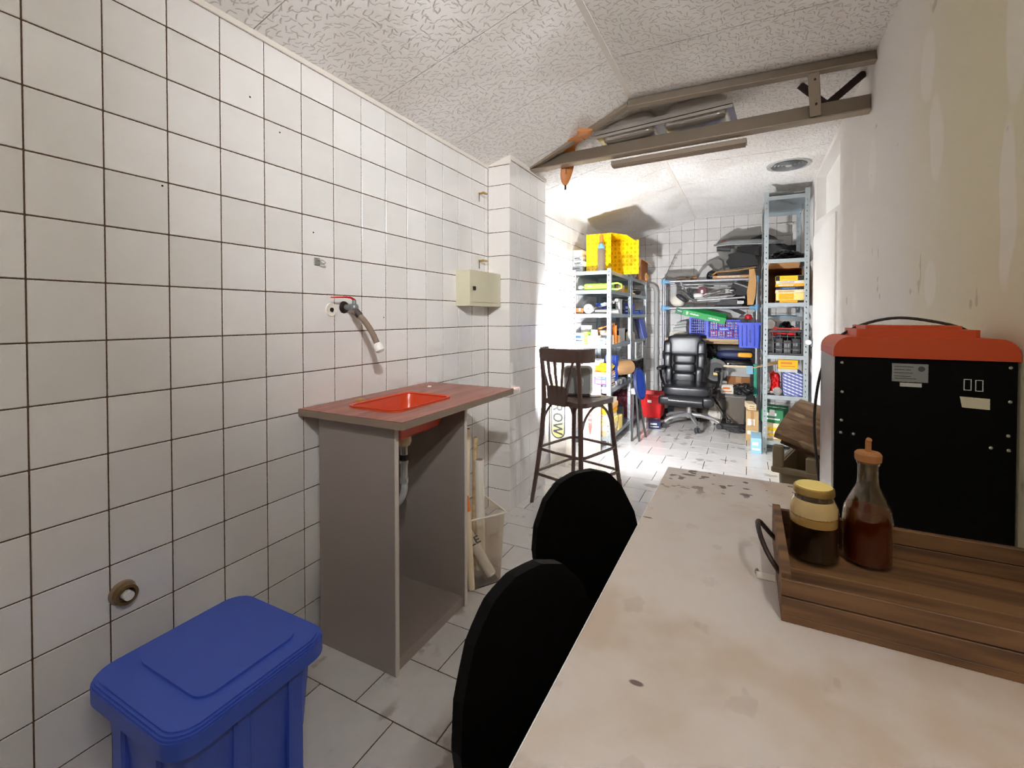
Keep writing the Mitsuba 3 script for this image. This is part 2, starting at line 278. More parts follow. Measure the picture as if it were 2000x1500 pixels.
struct('trim_2', cat(BX(XL, XL + .008, YN, YP0, ZW - .018, ZW + .004, .002), BX(XL, XP + .010, YP0 - .008, YP0, ZW - .008, ZW + .045, .002), BX(XP, XP + .010, YP0, YP1, ZW + .02, ZW + .05, .002), BX(XL, XL + .006, YP1, YB, ZW - .006, ZW + .004, .001)), 'white_plaster', 'narrow plaster strip where the tiles meet the ceiling')

for y_, z_ in ((.985, 1.985), (1.095, 1.905), (1.235, 1.57), (1.62, 1.24), (.72, 1.62)): put(wl + '__drill_hole', CY((XL - .001, y_, z_), (XL + .0006, y_, z_), .003, n=10), 'iron')
# lamps: the tube light and spotlight behind the camera, both added as fill, and the flood lamp standing on the stool
th('added_wall_light', 'white tube light added as fill high on the right wall of the front room', 'added fill light', [
    ('housing', BX(.475, .513, -.58, .14, 2.13, 2.19, .006), 'white'), ('end_cap', BX(.435, .50, -.595, -.58, 2.135, 2.185, .004), 'grey_plastic'), ('end_cap', BX(.435, .50, .14, .155, 2.135, 2.185, .004), 'grey_plastic')])
scene['added_wall_light__tube'] = mikit.ply(CY((.452, -.578, 2.16), (.452, .138, 2.16), .014, n=16), {'type': 'diffuse', 'reflectance': rgb((230, 230, 230))}, 30, emitter={'type': 'area', 'radiance': {'type': 'rgb', 'value': [FRONT_FILL, FRONT_FILL * .98, FRONT_FILL * .95]}})
so, sd = np.array((.28, -.25, 2.30)), np.array((-1.70, 2.83, -.62)); sd = sd / np.linalg.norm(sd)
sx = np.cross(sd, [0, 0, 1.0]); sx /= np.linalg.norm(sx); SPM = mat4(so, sx, np.cross(sd, sx), sd)
hood = LA([(0, -.03), (.055, -.03), (.074, .0), (.074, .17), (.070, .17), (.070, .004), (0, .004), (0, -.03)], 32); hood.apply_transform(SPM)
th('added_spot_lamp', 'added fill spotlight, hooded and black, under the front room ceiling behind the viewer', 'spotlight', [('hood', hood, 'black_plastic'), ('stem', CY(so - sd * .02, (.28, -.25, 2.467), .008), 'black_plastic')])
sm_ = CY(so + sd * .006, so + sd * .009, .055, n=32)
scene['added_spot_lamp__bulb'] = mikit.ply(sm_, {'type': 'diffuse', 'reflectance': rgb((230, 230, 230))}, 30, emitter={'type': 'area', 'radiance': {'type': 'rgb', 'value': [SPOT_FILL * .96, SPOT_FILL * .98, SPOT_FILL * 1.01]}})

# roof truss of grey steel across the room
def BAR(a, b, w, h):      # square bar from a to b, w across, h high
    a, b = np.array(a, float), np.array(b, float); L = np.linalg.norm(b - a); x = (b - a) / L
    z = np.array([0, 0, 1.0]) if abs(x[2]) < .9 else np.array([0, -1.0, 0]); y = np.cross(z, x); y /= np.linalg.norm(y); z = np.cross(x, y)
    m = BX(0, L, -w / 2, w / 2, -h / 2, h / 2, .002); m.apply_transform(mat4(a, x, y, z)); return m
th('roof_truss', 'grey steel truss spanning the room under the ceiling, from the pillar to the right wall', 'truss', [
    ('lower_chord', BAR((-1.338, 2.90, 2.285), (.514, 2.76, 2.268), .05, .072), 'truss'), ('lower_chord>flange', BAR((-1.338, 2.893, 2.246), (.514, 2.752, 2.229), .07, .008), 'truss_light'),
    ('upper_chord', BAR((-.61, 2.62, 2.438), (.514, 2.66, 2.440), .035, .046), 'truss'), ('upper_chord>flange', BAR((-.61, 2.61, 2.415), (.514, 2.65, 2.414), .05, .006), 'truss_light'),
    ('rafter', BAR((-1.33, 2.875, 2.258), (-.61, 2.64, 2.445), .04, .02), 'truss_light'),
    ('strut', BAR((.292, 2.728, 2.240), (.272, 2.640, 2.418), .048, .014), 'truss_light'), ('strut>bolt', CY((.279, 2.645, 2.385), (.279, 2.665, 2.385), .005), 'iron'), ('strut>bolt', CY((.290, 2.69, 2.285), (.290, 2.71, 2.285), .005), 'iron'),
    ('brace', BAR((.350, 2.79, 2.31), (.512, 2.86, 2.462), .01, .036), 'iron'), ('brace', BAR((.235, 2.86, 2.462), (.345, 2.80, 2.31), .01, .036), 'iron')])
th('batten_light', 'unlit batten light fixed under the lower chord of the truss', 'light fitting', [('housing', BAR((-.775, 2.905, 2.212), (-.012, 2.845, 2.205), .05, .028), 'truss_light'), ('cover', BAR((-.77, 2.90, 2.193), (-.018, 2.84, 2.186), .04, .014), 'weathered_grey')])
# two pressed steel double sinks stored on the truss
def bowls(z0, h, inv):
    out = []
    for x0, x1 in ((.03, .35), (.40, .74)):
        p = sbox(x0, 0, x1, .26).buffer(0); rings = []
        for s, z in ((0, 0), (.004, .5 * h), (.018, .85 * h), (.06, h)):
            q = RR(x0 + s, x1 - s, s, .26 - s, .05, 5); rings.append(np.c_[q, np.full(len(q), z0 + (z if inv else -z))])
        k = len(rings[0]); V = np.vstack(rings + [rings[-1].mean(0)[None]]); Fc = []
        for a in range(len(rings) - 1):
            for j in range(k): A, B = a * k + j, a * k + (j + 1) % k; Fc += [(A, B, B + k), (A, B + k, A + k)]
        for j in range(k): Fc.append((len(V) - 1, (len(rings) - 1) * k + j, (len(rings) - 1) * k + (j + 1) % k))
        out.append(trimesh.Trimesh(V, Fc, process=False))
    return out
RZ = math.degrees(math.atan2(-.06, .77))
lip = lambda z: [BX(0, .77, -.03, .29, z - .002, z + .002), BX(0, .77, -.034, -.03, z - .02, z + .02)]
B1, B2 = bowls(0, .033, False), bowls(0, .105, True)
for nm, lab, z, B in (('lower', 'stainless double sink lying right way up on the truss', 2.347, B1), ('upper', 'stainless double sink turned upside down on another sink on the truss', 2.356, B2)):
    mv = lambda q: MV(q, (-.845, 2.79, z), rz=RZ, ry=-1.2)
    th('steel_sink', lab, 'sink', [('flange', mv(cat(BX(0, .77, -.03, .24, -.002, .002), BX(0, .77, -.033, -.029, -.014 if nm == 'lower' else -.002, .002 if nm == 'lower' else .022))), 'steel')] + [('bowl', mv(b), 'steel') for b in B])
shp = SPL([(-0.856, 2.60, 2.335), (-0.952, 2.74, 2.345), (-1.055, 2.87, 2.338), (-1.075, 2.925, 2.300), (-1.10, 2.945, 2.215), (-1.108, 2.95, 2.135)], 26)
th('leather_sheath', 'orange-brown leather sheath draped over the lower chord of the truss by the pillar', 'sheath', [('body', TB(shp, np.r_[.044, np.full(19, .043), .042, .041, .038, .033, .025, .012], 16, .22), 'brown_leather'), ('slit', BX(shp[21][0] - .004, shp[21][0] + .004, shp[21][1] - .014, shp[21][1] - .008, shp[21][2] - .02, shp[21][2] + .025), 'carton_dark'), ('slit', BX(shp[5][0] + .012, shp[5][0] + .02, shp[5][1] - .02, shp[5][1] + .02, shp[5][2] - .0125, shp[5][2] - .009), 'carton_dark'), ('tip', CY(shp[-1], shp[-1] - np.array([0, 0, .03]), .006), 'iron')])
th('air_vent', 'round grey air vent with ring louvres in the store room ceiling', 'vent', [('rim', LA([(.125, 0), (.158, 0), (.155, -.012), (.128, -.006), (.125, 0)], 40, (.283, 4.317, ZRG)), 'light_grey')] +
   [('ring', LA([(r, -.002), (r + .018, -.016), (r + .020, -.014), (r + .003, 0), (r, -.002)], 36, (.283, 4.317, ZRG)), 'galv_dark') for r in (.03, .055, .08, .104)] + [('hub', LA([(0, -.018), (.022, -.014), (.024, -.004), (0, -.001)], 24, (.283, 4.317, ZRG)), 'light_grey')])

# ------------------------------------------------------------------ things on the left wall
th('wall_hook', 'small grey hook stuck on the wall tiles left of the tap', 'hook', [('plate', BX(-1.5, -1.494, 1.236, 1.262, 1.444, 1.474, .002), 'grey_plastic'), ('hook', TB([(-1.494, 1.25, 1.466), (-1.478, 1.262, 1.464), (-1.470, 1.268, 1.455), (-1.476, 1.262, 1.449), (-1.488, 1.256, 1.450)], .0028, 8), 'steel')])
th('pipe_outlet', 'round white capped pipe outlet in the wall beside the tap', 'pipe outlet', [('flange', MV(LA([(0, .004), (.008, .004), (.010, .002), (.026, .004), (.029, 0), (0, 0)], 24), (-1.5, 1.318, 1.272), ry=90), 'paper'), ('hole', CY((-1.4975, 1.318, 1.272), (-1.494, 1.318, 1.272), .009), 'iron')])
sp = SPL([(-1.448, 1.392, 1.268), (-1.405, 1.405, 1.225), (-1.355, 1.425, 1.13)], 10)
th('wall_tap', 'wall tap with red lever and white rubber spout above the sink', 'tap', [
    ('flange', MV(LA([(0, .012), (.02, .010), (.026, 0), (0, 0)], 20), (-1.5, 1.385, 1.283), ry=90), 'iron'), ('body', cat(CY((-1.5, 1.385, 1.283), (-1.44, 1.390, 1.283), .012), SE((-1.447, 1.39, 1.282), (.017, .017, .017), .9, 10), CY((-1.447, 1.39, 1.283), (-1.447, 1.39, 1.312), .008)), 'galv_dark'),
    ('lever', TB([(-1.447, 1.392, 1.313), (-1.446, 1.370, 1.322), (-1.452, 1.345, 1.323), (-1.462, 1.285, 1.320)], [.006, .007, .006, .004], 8, .6), 'red'),
    ('nut', CY((-1.444, 1.393, 1.268), (-1.425, 1.40, 1.246), .015, n=6), 'iron'), ('spout', TB(sp, np.r_[.016, np.full(8, .012), .012], 14), 'weathered_grey'), ('nozzle', TB([(-1.357, 1.424, 1.135), (-1.352, 1.426, 1.122), (-1.345, 1.429, 1.105), (-1.342, 1.430, 1.098)], [.013, .020, .020, .010], 14), 'white')])
th('pipe_stub', 'rusty brown pipe stub with white plug low on the left wall above the bin', 'pipe stub', [('collar', MV(LA([(.016, 0), (.032, 0), (.030, .006), (.018, .010), (.016, 0)], 24), (-1.5, .612, .498), ry=90), 'weathered_grey'), ('pipe', MV(LA([(.019, .0), (.026, 0), (.026, .028), (.019, .028), (.019, 0)], 24), (-1.5, .612, .498), ry=90), 'old_brass'), ('plug', CY((-1.499, .612, .498), (-1.466, .614, .496), .012, n=20), 'white')])
for z, w in ((2.012, 'upper'), (1.592, 'lower')):
    th('brass_valve', 'small brass valve stub at the top of the wall near the ceiling corner' if w == 'upper' else 'small brass valve stub just above the beige wall box', 'valve', [('stem', CY((-1.5, 2.466, z), (-1.462, 2.470, z), .006), 'brass'), ('wing', BX(-1.470, -1.458, 2.455, 2.505, z - .005, z + .006, .002), 'brass'), ('hose_tail', CY((-1.494, 2.462, z), (-1.494, 2.462, z - .05), .0022), 'iron')])
bxp = sbox(-1.5, 2.212, -1.405, 2.574).union(Polygon([(-1.405, 2.212), (-1.402, 2.30), (-1.400, 2.42), (-1.404, 2.53), (-1.425, 2.574), (-1.5, 2.574), (-1.5, 2.212)]))
th('wall_box', 'beige metal meter box with a small door on the left wall by the pillar', 'wall box', [('case', PR(bxp, .206, 1.306), 'beige_metal'), ('door', PR(Polygon([(-1.402, 2.232), (-1.397, 2.30), (-1.395, 2.42), (-1.399, 2.525), (-1.412, 2.56), (-1.416, 2.556), (-1.406, 2.52), (-1.406, 2.24)]), .158, 1.328), 'beige_metal'), ('door>latch', BX(-1.401, -1.394, 2.238, 2.262, 1.396, 1.418, .001), 'iron')])

# ------------------------------------------------------------------ vanity
VX0, VX1, VY0, VY1, VZ = -1.44, -1.066, 1.205, 1.655, .872
th('sink_cabinet', 'open grey base cabinet carrying the red-brown sink counter', 'cabinet', [
    ('side_panel', BX(VX0, VX1 - .004, VY0, VY0 + .016, 0, VZ, .001), 'cab_grey'), ('side_panel>edge_band', BX(VX1 - .004, VX1, VY0, VY0 + .016, 0, VZ), 'cab_edge'),
    ('side_panel', BX(VX0, VX1 - .004, VY1 - .016, VY1, 0, VZ, .001), 'cab_grey'), ('side_panel>edge_band', BX(VX1 - .004, VX1, VY1 - .016, VY1, 0, VZ), 'cab_edge'),
    ('bottom_shelf', BX(VX0, VX1 - .012, VY0 + .016, VY1 - .016, .028, .044), 'cab_grey'), ('plinth', BX(VX1 - .03, VX1 - .014, VY0 + .016, VY1 - .016, 0, .028), 'cab_grey'), ('back_panel', BX(VX0, VX0 + .004, VY0 + .016, VY1 - .016, .044, .25), 'cab_grey')])
op = sbox(-1.375 + .045, 1.275 + .045, -1.125 - .045, 1.635 - .045).buffer(.045, 6)
top = sbox(-1.498, 1.162, -1.0, 1.962).difference(op)
def basin():
    rings = []
    for s, z in ((-.004, .904), (.004, .898), (.012, .87), (.02, .82), (.035, .785), (.07, .765), (.10, .76)):
        q = RR(-1.375 + s, -1.125 - s, 1.275 + s, 1.635 - s, .045 - s * .2, 6); rings.append(np.c_[q, np.full(len(q), z)])
    k = len(rings[0]); out = [r - [0, 0, .008] for r in rings[1:]]
    allr = rings + [None]; V = np.vstack(rings + [rings[-1].mean(0)[None]]); Fc = []
    for a in range(len(rings) - 1):
        for j in range(k): A, B = a * k + j, a * k + (j + 1) % k; Fc += [(A, B, B + k), (A, B + k, A + k)]
    for j in range(k): Fc.append((len(V) - 1, (len(rings) - 1) * k + j, (len(rings) - 1) * k + (j + 1) % k))
    return trimesh.Trimesh(V, Fc, process=False)
th('sink_counter', 'red-brown laminate sink counter with an orange basin on the grey cabinet', 'sink', [
    ('top', PR(top, .026, VZ), 'laminate'), ('basin', basin(), 'orange_basin', 'glossy orange basin'), ('basin>rim', PR(op.buffer(.006).difference(op.buffer(-.008)), .004, .8975), 'orange_basin'),
    ('edge', cat(BX(-1.0, -.9985, 1.162, 1.962, VZ, VZ + .024), BX(-1.498, -1.0, 1.1605, 1.162, VZ, VZ + .024)), 'weathered_grey'),
    ('hole_cover', LA([(0, .904), (.016, .903), (.02, .898), (0, .898)], 20, (-1.43, 1.405, 0)), 'brass'), ('hole_cover', LA([(0, .902), (.008, .901), (.011, .898), (0, .898)], 16, (-1.40, 1.83, 0)), 'paper')])
th('drain_pipe', 'chrome drain pipe with plastic nut hanging under the orange basin', 'drain pipe', [
    ('nut', LA([(0, .762), (.028, .762), (.030, .745), (.024, .728), (0, .728)], 20, (-1.225, 1.435, 0)), 'cream'), ('neck', LA([(0, .73), (.016, .73), (.014, .70), (.017, .685), (0, .685)], 18, (-1.225, 1.435, 0)), 'chrome'), ('seal', LA([(0, .69), (.019, .69), (.019, .668), (0, .668)], 18, (-1.225, 1.435, 0)), 'black_plastic'),
    ('tailpiece', LA([(0, .67), (.018, .67), (.018, .655), (.0145, .65), (.0145, .60), (.017, .598), (.017, .575), (0, .575)], 20, (-1.225, 1.435, 0)), 'chrome'), ('hose', TB(SPL([(-1.225, 1.435, .58), (-1.227, 1.435, .54), (-1.255, 1.435, .49), (-1.33, 1.44, .46), (-1.43, 1.45, .46)], 20), .014, 12), 'light_grey')])
# ------------------------------------------------------------------ blue bin
bl = RBX(-1.395, -1.0, .485, .875, .350, .392, .05)
th('storage_bin', 'blue plastic storage bin with lid by the left wall', 'storage bin', [
    ('tub', TAPER(-1.372, -1.025, .51, .85, .0, .352, .86, .005, .05), 'blue_bin'), ('lid', cat(RBX(-1.395, -1.0, .485, .875, .345, .382, .06, 10), RBX(-1.393, -1.002, .487, .873, .382, .387, .059, 10), RBX(-1.389, -1.006, .491, .869, .387, .392, .057, 10), RBX(-1.383, -1.012, .497, .863, .392, .396, .054, 10)), 'blue_bin'),
    ('lid>raised_panel', RBX(-1.335, -1.06, .57, .82, .396, .402, .035), 'blue_bin'), ('rib', BX(-1.040, -1.018, .62, .66, .03, .34, .006), 'blue_bin'), ('rib', BX(-1.040, -1.018, .76, .80, .03, .34, .006), 'blue_bin'), ('rib', BX(-1.30, -1.25, .505, .525, .03, .34, .006), 'blue_bin'), ('rib', BX(-1.15, -1.10, .505, .525, .03, .34, .006), 'blue_bin')])
# ------------------------------------------------------------------ clear bin with poster rolls
RB = dict(loc=(-1.16, 1.862, 0), rz=57)
th('clear_bin', 'clear plastic bin holding poster rolls behind the sink cabinet', 'bin', [('tub', MV(TAPER(-.105, .105, -.125, .125, .0, .33, .86, .003, .012), **RB), 'clear_plastic'), ('rim', MV(TB([(-.107, -.127, .33), (.107, -.127, .33), (.107, .127, .33), (-.107, .127, .33), (-.107, -.127, .33)], .0045, 6), **RB), 'paper')])
def roll(a, b, r):
    m = TB([a, b], r, 20); return m
for a, b, r, mt, lab in (((-1.185, 1.82, .02), (-1.205, 1.87, .70), .016, 'cream', 'tall thin cream poster roll leaning against the wall in the clear bin'), ((-1.17, 1.87, .02), (-1.195, 1.93, .645), .011, 'pale_wood', 'thin brown cardboard tube standing in the clear bin beside the tall roll'), ((-1.135, 1.88, .03), (-1.160, 1.91, .545), .023, 'paper', 'thick pinkish white paper roll standing in the clear bin')):
    th('poster_roll', lab, 'poster roll', [('tube', roll(a, b, r), mt), ('end', CY(np.array(b) + [0, 0, .0005], np.array(b) + [0, 0, .002], r * .8, n=16), 'weathered_grey')])
a, b = np.array((-1.06, 1.85, .04)), np.array((-1.20, 1.765, .335)); ax = (b - a) / np.linalg.norm(b - a)
fr = mat4(a + .22 * (b - a) * 0 + .55 * (b - a), np.cross([.45, -.89, 0], ax) / 1.0, ax, (.45, -.89, 0)); q = np.array([.45, -.89, 0]); q = q - ax * (q @ ax); q /= np.linalg.norm(q); e = np.cross(ax, q)
gl = MV(meshkit.text_mesh('LE', .034, .002, True), (0, 0, 0), rz=0); gl.apply_transform(mat4(a + .5 * (b - a) + q * .0215 - e * .012, e, ax, q))
th('poster_roll', 'white paper roll with black print lying aslant in the clear bin', 'poster roll', [('tube', roll(a, b, .023), 'white'), ('print', gl, 'dark_grey')])
th('poster_roll', 'paper roll with an orange end in the clear bin next to the cabinet', 'poster roll', [('tube', TB([(-1.095, 1.735, .02), (-1.110,1.715,0.384)], [.015, .019], 18), 'cream'), ('flap', TB([(-1.109,1.714,0.380), (-1.113,1.712,0.442)], [.0205, .015], 18), 'orange')])

# ------------------------------------------------------------------ table, tray, jars
TZ = .75
th('dining_table', 'long table with a worn cream laminate top', 'table', [
    ('tabletop', BX(-.228, .500, -.05, 1.572, TZ - .026, TZ, .001), 'table_top'), ('tabletop>edge_band', cat(BX(-.2295, -.228, -.05, 1.5735, TZ - .026, TZ - .0005), BX(-.228, .5, 1.572, 1.5735, TZ - .026, TZ - .0005)), 'white')] + [('leg', BX(x, x + .04, y, y + .04, 0, TZ - .026, .003), 'dark_grey') for x in (-.17, .44) for y in (.02, 1.48)] + [('apron', BX(-.15, .46, 1.49, 1.51, TZ - .09, TZ - .026), 'dark_grey'), ('apron', BX(-.15, .46, .03, .05, TZ - .09, TZ - .026), 'dark_grey')])
TX0, TX1, TY0, TY1 = .052, .500, .862, 1.168
th('wooden_tray', 'old brown wooden tray box with an iron handle on the table', 'tray', [
    ('end_board', PR(Polygon([(0, 0), (TY1 - TY0, 0), (TY1 - TY0, .066), (TY1 - TY0 - .02, .071), (.02, .069), (0, .064)]), .014).apply_transform(mat4((TX0, TY0, TZ + .012), (0, 1, 0), (0, 0, 1), (1, 0, 0))), 'tray_wood'), ('end_board', BX(TX1 - .014, TX1, TY0, TY1, TZ + .012, TZ + .08, .002), 'tray_wood'),
    ('side_board', BX(TX0, TX1, TY0 - .006, TY0, TZ + .012, TZ + .040, .001), 'tray_wood'), ('side_board', BX(TX0, TX1, TY0 - .005, TY0, TZ + .0415, TZ + .069, .001), 'tray_wood'), ('side_board', BX(TX0 + .012, TX1 - .012, TY1 - .012, TY1, TZ + .012, TZ + .040, .001), 'tray_wood'), ('side_board', BX(TX0 + .012, TX1 - .012, TY1 - .013, TY1, TZ + .0415, TZ + .071, .001), 'tray_wood'),
    ('base_board', BX(TX0, TX1, TY0 - .006, 1.02, TZ, TZ + .012, .001), 'tray_wood'), ('base_board', BX(TX0, TX1, 1.0215, TY1, TZ, TZ + .012, .001), 'tray_wood'),
    ('handle', TB(SPL([(TX0 + .002, .925, TZ + .045), (TX0 - .020, .940, TZ + .075), (TX0 - .030, .975, TZ + .092), (TX0 - .030, 1.02, TZ + .092), (TX0 - .018, 1.05, TZ + .070), (TX0 + .002, 1.06, TZ + .045)], 24), .0045, 8), 'iron')])
def glass_jar(c, prof_out, prof_in):
    return LA(prof_out + prof_in[::-1] + [prof_out[0]], 36, c)
jc = (.120, 1.085, TZ + .0125)
th('glass_jar', 'glass jar with yellow lid and dark content in the wooden tray', 'jar', [
    ('glass', LA([(0, 0), (.040, 0), (.0435, .006), (.0435, .085), (.041, .105), (.034, .122), (.033, .132), (.030, .132), (.031, .121), (.038, .104), (.0405, .085), (.0405, .008), (0, .006)], 36, jc), 'jar_glass'), ('content', LA([(0, .007), (.0400, .007), (.0402, .070), (0, .070)], 32, jc), 'liquid_dark'), ('residue', LA([(.0398, .072), (.0400, .104), (.0335, .120), (.0325, .119), (.0385, .103), (.0385, .072), (.0398, .072)], 32, jc), 'cream'),
    ('lid', LA([(0, .146), (.032, .145), (.0345, .143), (.0355, .138), (.0355, .131), (.034, .130), (0, .130)], 36, jc), 'brass'), ('lid>label', LA([(0, .1475), (.030, .1465), (.0325, .1445), (0, .1445)], 36, jc), 'pale_yellow')])
bc = (.212, 1.115, TZ + .0125)
th('oil_bottle', 'glass oil bottle with cork pourer in the wooden tray', 'bottle', [
    ('glass', LA([(0, 0), (.038, 0), (.0405, .005), (.0405, .085), (.038, .105), (.028, .130), (.0185, .150), (.0165, .165), (.0165, .190), (.019, .194), (.019, .198), (.014, .198), (.014, .165), (.016, .150), (.026, .129), (.0355, .105), (.038, .085), (.038, .006), (0, .005)], 36, bc), 'amber_glass'), ('oil', LA([(0, .006), (.0375, .006), (.0375, .085), (.035, .104), (.0345, .106), (0, .106)], 32, bc), 'liquid_amber'),
    ('stopper', LA([(0, .196), (.017, .196), (.0215, .200), (.022, .213), (.019, .217), (0, .218)], 28, bc), 'carton_dark'), ('spout', TB([(bc[0], bc[1], bc[2] + .216), (bc[0], bc[1], bc[2] + .238), (bc[0] + .001, bc[1] - .003, bc[2] + .242)], .005, 10), 'carton_dark')])
it('paper_tab', 'small pinkish paper tab on the table under the tray handle', 'paper', cat(BX(.018, .050, .975, 1.0, TZ, TZ + .0015), BX(.02, .03, .974, .978, TZ + .0012, TZ + .0022)), 'paper')
# ------------------------------------------------------------------ machine with orange top
MX0, MX1, MY, MD = .190, .512, 1.352, 1.565
rr = lambda x0, x1, y0, y1, r: sbox(x0 + r, y0 + r, x1 - r, y1 - r).buffer(r, 6)
scr = [(.204, 1.133), (.205, 1.062), (.204, .993), (.203, .963), (.228, .962), (.499, 1.135), (.499, 1.062), (.497, .989), (.498, .958), (.470, .960)]
capo = rr(MX0 - .004, .513, 1.10, 1.196, .034).union(sbox(MX0 - .004, 1.148, .513, 1.165)).intersection(sbox(0, 1.148, 1, 2))
rect = lambda x0, x1, z0, z1, mt='light_grey': BX(x0, x1, MY - .0012, MY + .001, z0, z1)
frame = lambda x0, x1, z0, z1, w=.0016: cat(rect(x0, x1, z0, z0 + w), rect(x0, x1, z1 - w, z1), rect(x0, x0 + w, z0, z1), rect(x1 - w, x1, z0, z1))
th('black_machine', 'black metal machine with rounded orange top on the table by the right wall', 'machine', [
    ('housing', BX(MX0 - .004, MX1, MY + .006, MD, TZ, 1.150, .004), 'steel'), ('back_plate', BX(MX0, MX1 - .002, MY, MY + .008, TZ + .004, 1.149, .001), 'black_panel'),
    ('cap', STAND(PR(capo, MD - MY + .006), (0, MD, 0)), 'orange_cap'), ('cap>hatch', cat(PR(Polygon([(.235, MY + .02), (.45, MY + .02), (.46, MY + .03), (.46, MY + .17), (.235, MY + .17)]), .020, 1.194), PR(Polygon([(.255, MY + .03), (.43, MY + .03), (.445, MY + .16), (.25, MY + .16)]), .010, 1.213)), 'orange_cap'),
    ('rating_plate', BX(.299, .364, MY - .0015, MY, 1.094, 1.136), 'galv_dark'), ('rating_plate>print', cat([BX(.303, .303 + w, MY - .0022, MY - .0014, z, z + .0016) for w, z in ((.035, 1.128), (.030, 1.121), (.034, 1.114), (.040, 1.101), (.03, 1.106))] + [MV(LA([(0, 0), (.006, 0), (.006, .0008), (0, .0008)], 16), (.352, MY - .0014, 1.125), rx=90)]), 'dark_grey'),
    ('label_strip', BX(.314, .353, MY - .0012, MY, 1.083, 1.092), 'light_grey'), ('socket_mark', frame(.424, .437, 1.082, 1.107), 'light_grey'), ('socket_mark', frame(.443, .456, 1.081, 1.106), 'light_grey'), ('sticker', STAND(PR(Polygon([(.418, 1.068), (.467, 1.066), (.467, 1.042), (.422, 1.044)]), .001), (0, MY, 0)), 'beige_metal')] +
    [('screw', MV(LA([(0, .002), (.002, .0018), (.0036, 0), (0, 0)], 12), (x, MY, z), rx=90), 'steel') for x, z in scr])
it('power_cable', 'black power cable arching over the orange machine top', 'cable', TB(SPL([(.172, 1.585, .60), ((0.189,1.590,0.757)), ((0.175,1.580,0.900)), ((0.181,1.570,1.050)), ((0.196,1.540,1.134)), ((0.220,1.500,1.190)), ((0.281,1.470,1.230)), ((0.335,1.460,1.241)), ((0.397,1.455,1.233)), ((0.444,1.455,1.220)), (.478, 1.47, 1.200)], 60), .0036, 8), 'black_plastic')
# plank and tub behind the table
E1, E2 = np.array((.93, -.25, -.27)), np.array((.26, .966, 0)); E1 /= np.linalg.norm(E1); A0 = np.array(((0.094,2.060,0.773))); A0 = A0 - E1 * .0
pk = PR(Polygon([(0, 0), (.12, .005), (.24, .025), (.34, .052), (.368, .075), (.365, .098), (.335, .112), (.22, .108), (.10, .078), (.02, .045), (-.010, .022)]), .385); pk.apply_transform(mat4(A0, E2, np.cross(E1, E2), E1))
th('wooden_slab', 'weathered brown wooden slab lying aslant on the grey tub behind the machine', 'wooden slab', [('slab', pk, 'old_wood'), ('batten', BAR(A0 + E1 * .02 + E2 * .05 + [0, 0, -.012], A0 + E1 * .36 + E2 * .05 + [0, 0, -.012], .05, .02), 'tray_wood')])
TC = A0 + E1 * .175 + E2 * .175; mvt = lambda q: MV(q, (TC[0], TC[1], 0), rz=-15); zr = A0[2] - .026
th('grey_tub', 'tall grey plastic tub with hand holes behind the table, under the wooden slab', 'tub', [('body', mvt(TAPER(-.155, .155, -.18, .18, .0, zr - .085, .86, .006, .03)), 'tub'), ('rim', mvt(cat(BX(-.172, .172, -.20, -.178, zr - .105, zr - .082, .004), BX(-.172, .172, .178, .20, zr - .105, zr - .082, .004), BX(-.172, -.152, -.18, .18, zr - .105, zr - .082, .004), BX(.152, .172, -.18, .18, zr - .105, zr - .082, .004))), 'tub')] + [('lug', mvt(BX(x - .018, x + .018, -.198, -.17, zr - .086, zr - h, .004)), 'tub') for x, h in ((-.15, 0), (-.04, .03), (.07, .06))] + [('lug', mvt(BX(x - .018, x + .018, .15, .17, zr - .086, zr + h, .004)), 'tub') for x, h in ((-.14, .035), (.07, -.02))])
# ------------------------------------------------------------------ two black shell chairs
def shell_chair(lab, loc, rz):
    # local: the back stands in the xz plane, x along its width, the seat lies towards -y
    out = Polygon([(-.10, .40), (-.135, .50), (-.160, .58), (-.168, .64), (-.155, .695), (-.115, .748), (-.06, .782), (.0, .798), (.06, .80), (.105, .788), (.135, .755), (.165, .68), (.180, .58), (.16, .49), (.11, .40)]).buffer(.02).buffer(-.02)
    m = STAND(PR(out, .022)); v, f = trimesh.remesh.subdivide_to_size(m.vertices, m.faces, .04, max_iter=6); m = trimesh.Trimesh(v, f)
    m.vertices[:, 1] += -1.6 * m.vertices[:, 0] ** 2 + .10 * (m.vertices[:, 2] - .4)
    seat = MV(PR(sbox(-.19, -.40, .19, 0).buffer(0).intersection(sbox(-.15, -.36, .15, 0).buffer(.05)), .02), (0, 0, .43))
    mv = lambda q: MV(q, loc, rz=rz)
    parts = [('backrest', mv(m), 'chair_black'), ('seat', mv(seat), 'chair_black'), ('back_support', mv(cat(TB([(-.07, -.06, .43), (-.07, .008, .43), (-.07, .016, .50)], .010, 8), TB([(.07, -.06, .43), (.07, .008, .43), (.07, .016, .50)], .010, 8))), 'black_plastic')]
    for sx in (-1, 1):
        for y0, y1 in ((-.34, -.38), (-.05, .02)): parts.append(('leg', mv(CY((sx * .15, y0, .435), (sx * .19, y1, 0), .011)), 'black_plastic'))
    return th('dining_chair', lab, 'chair', parts, 'black dining chairs tucked under the table')
shell_chair('black shell chair at the far end of the table side, nearer the bar stool', (-.415, 1.225, 0), 54)
shell_chair('black shell chair nearest the viewer, beside the table', (-.333, .69, -.0), 72)

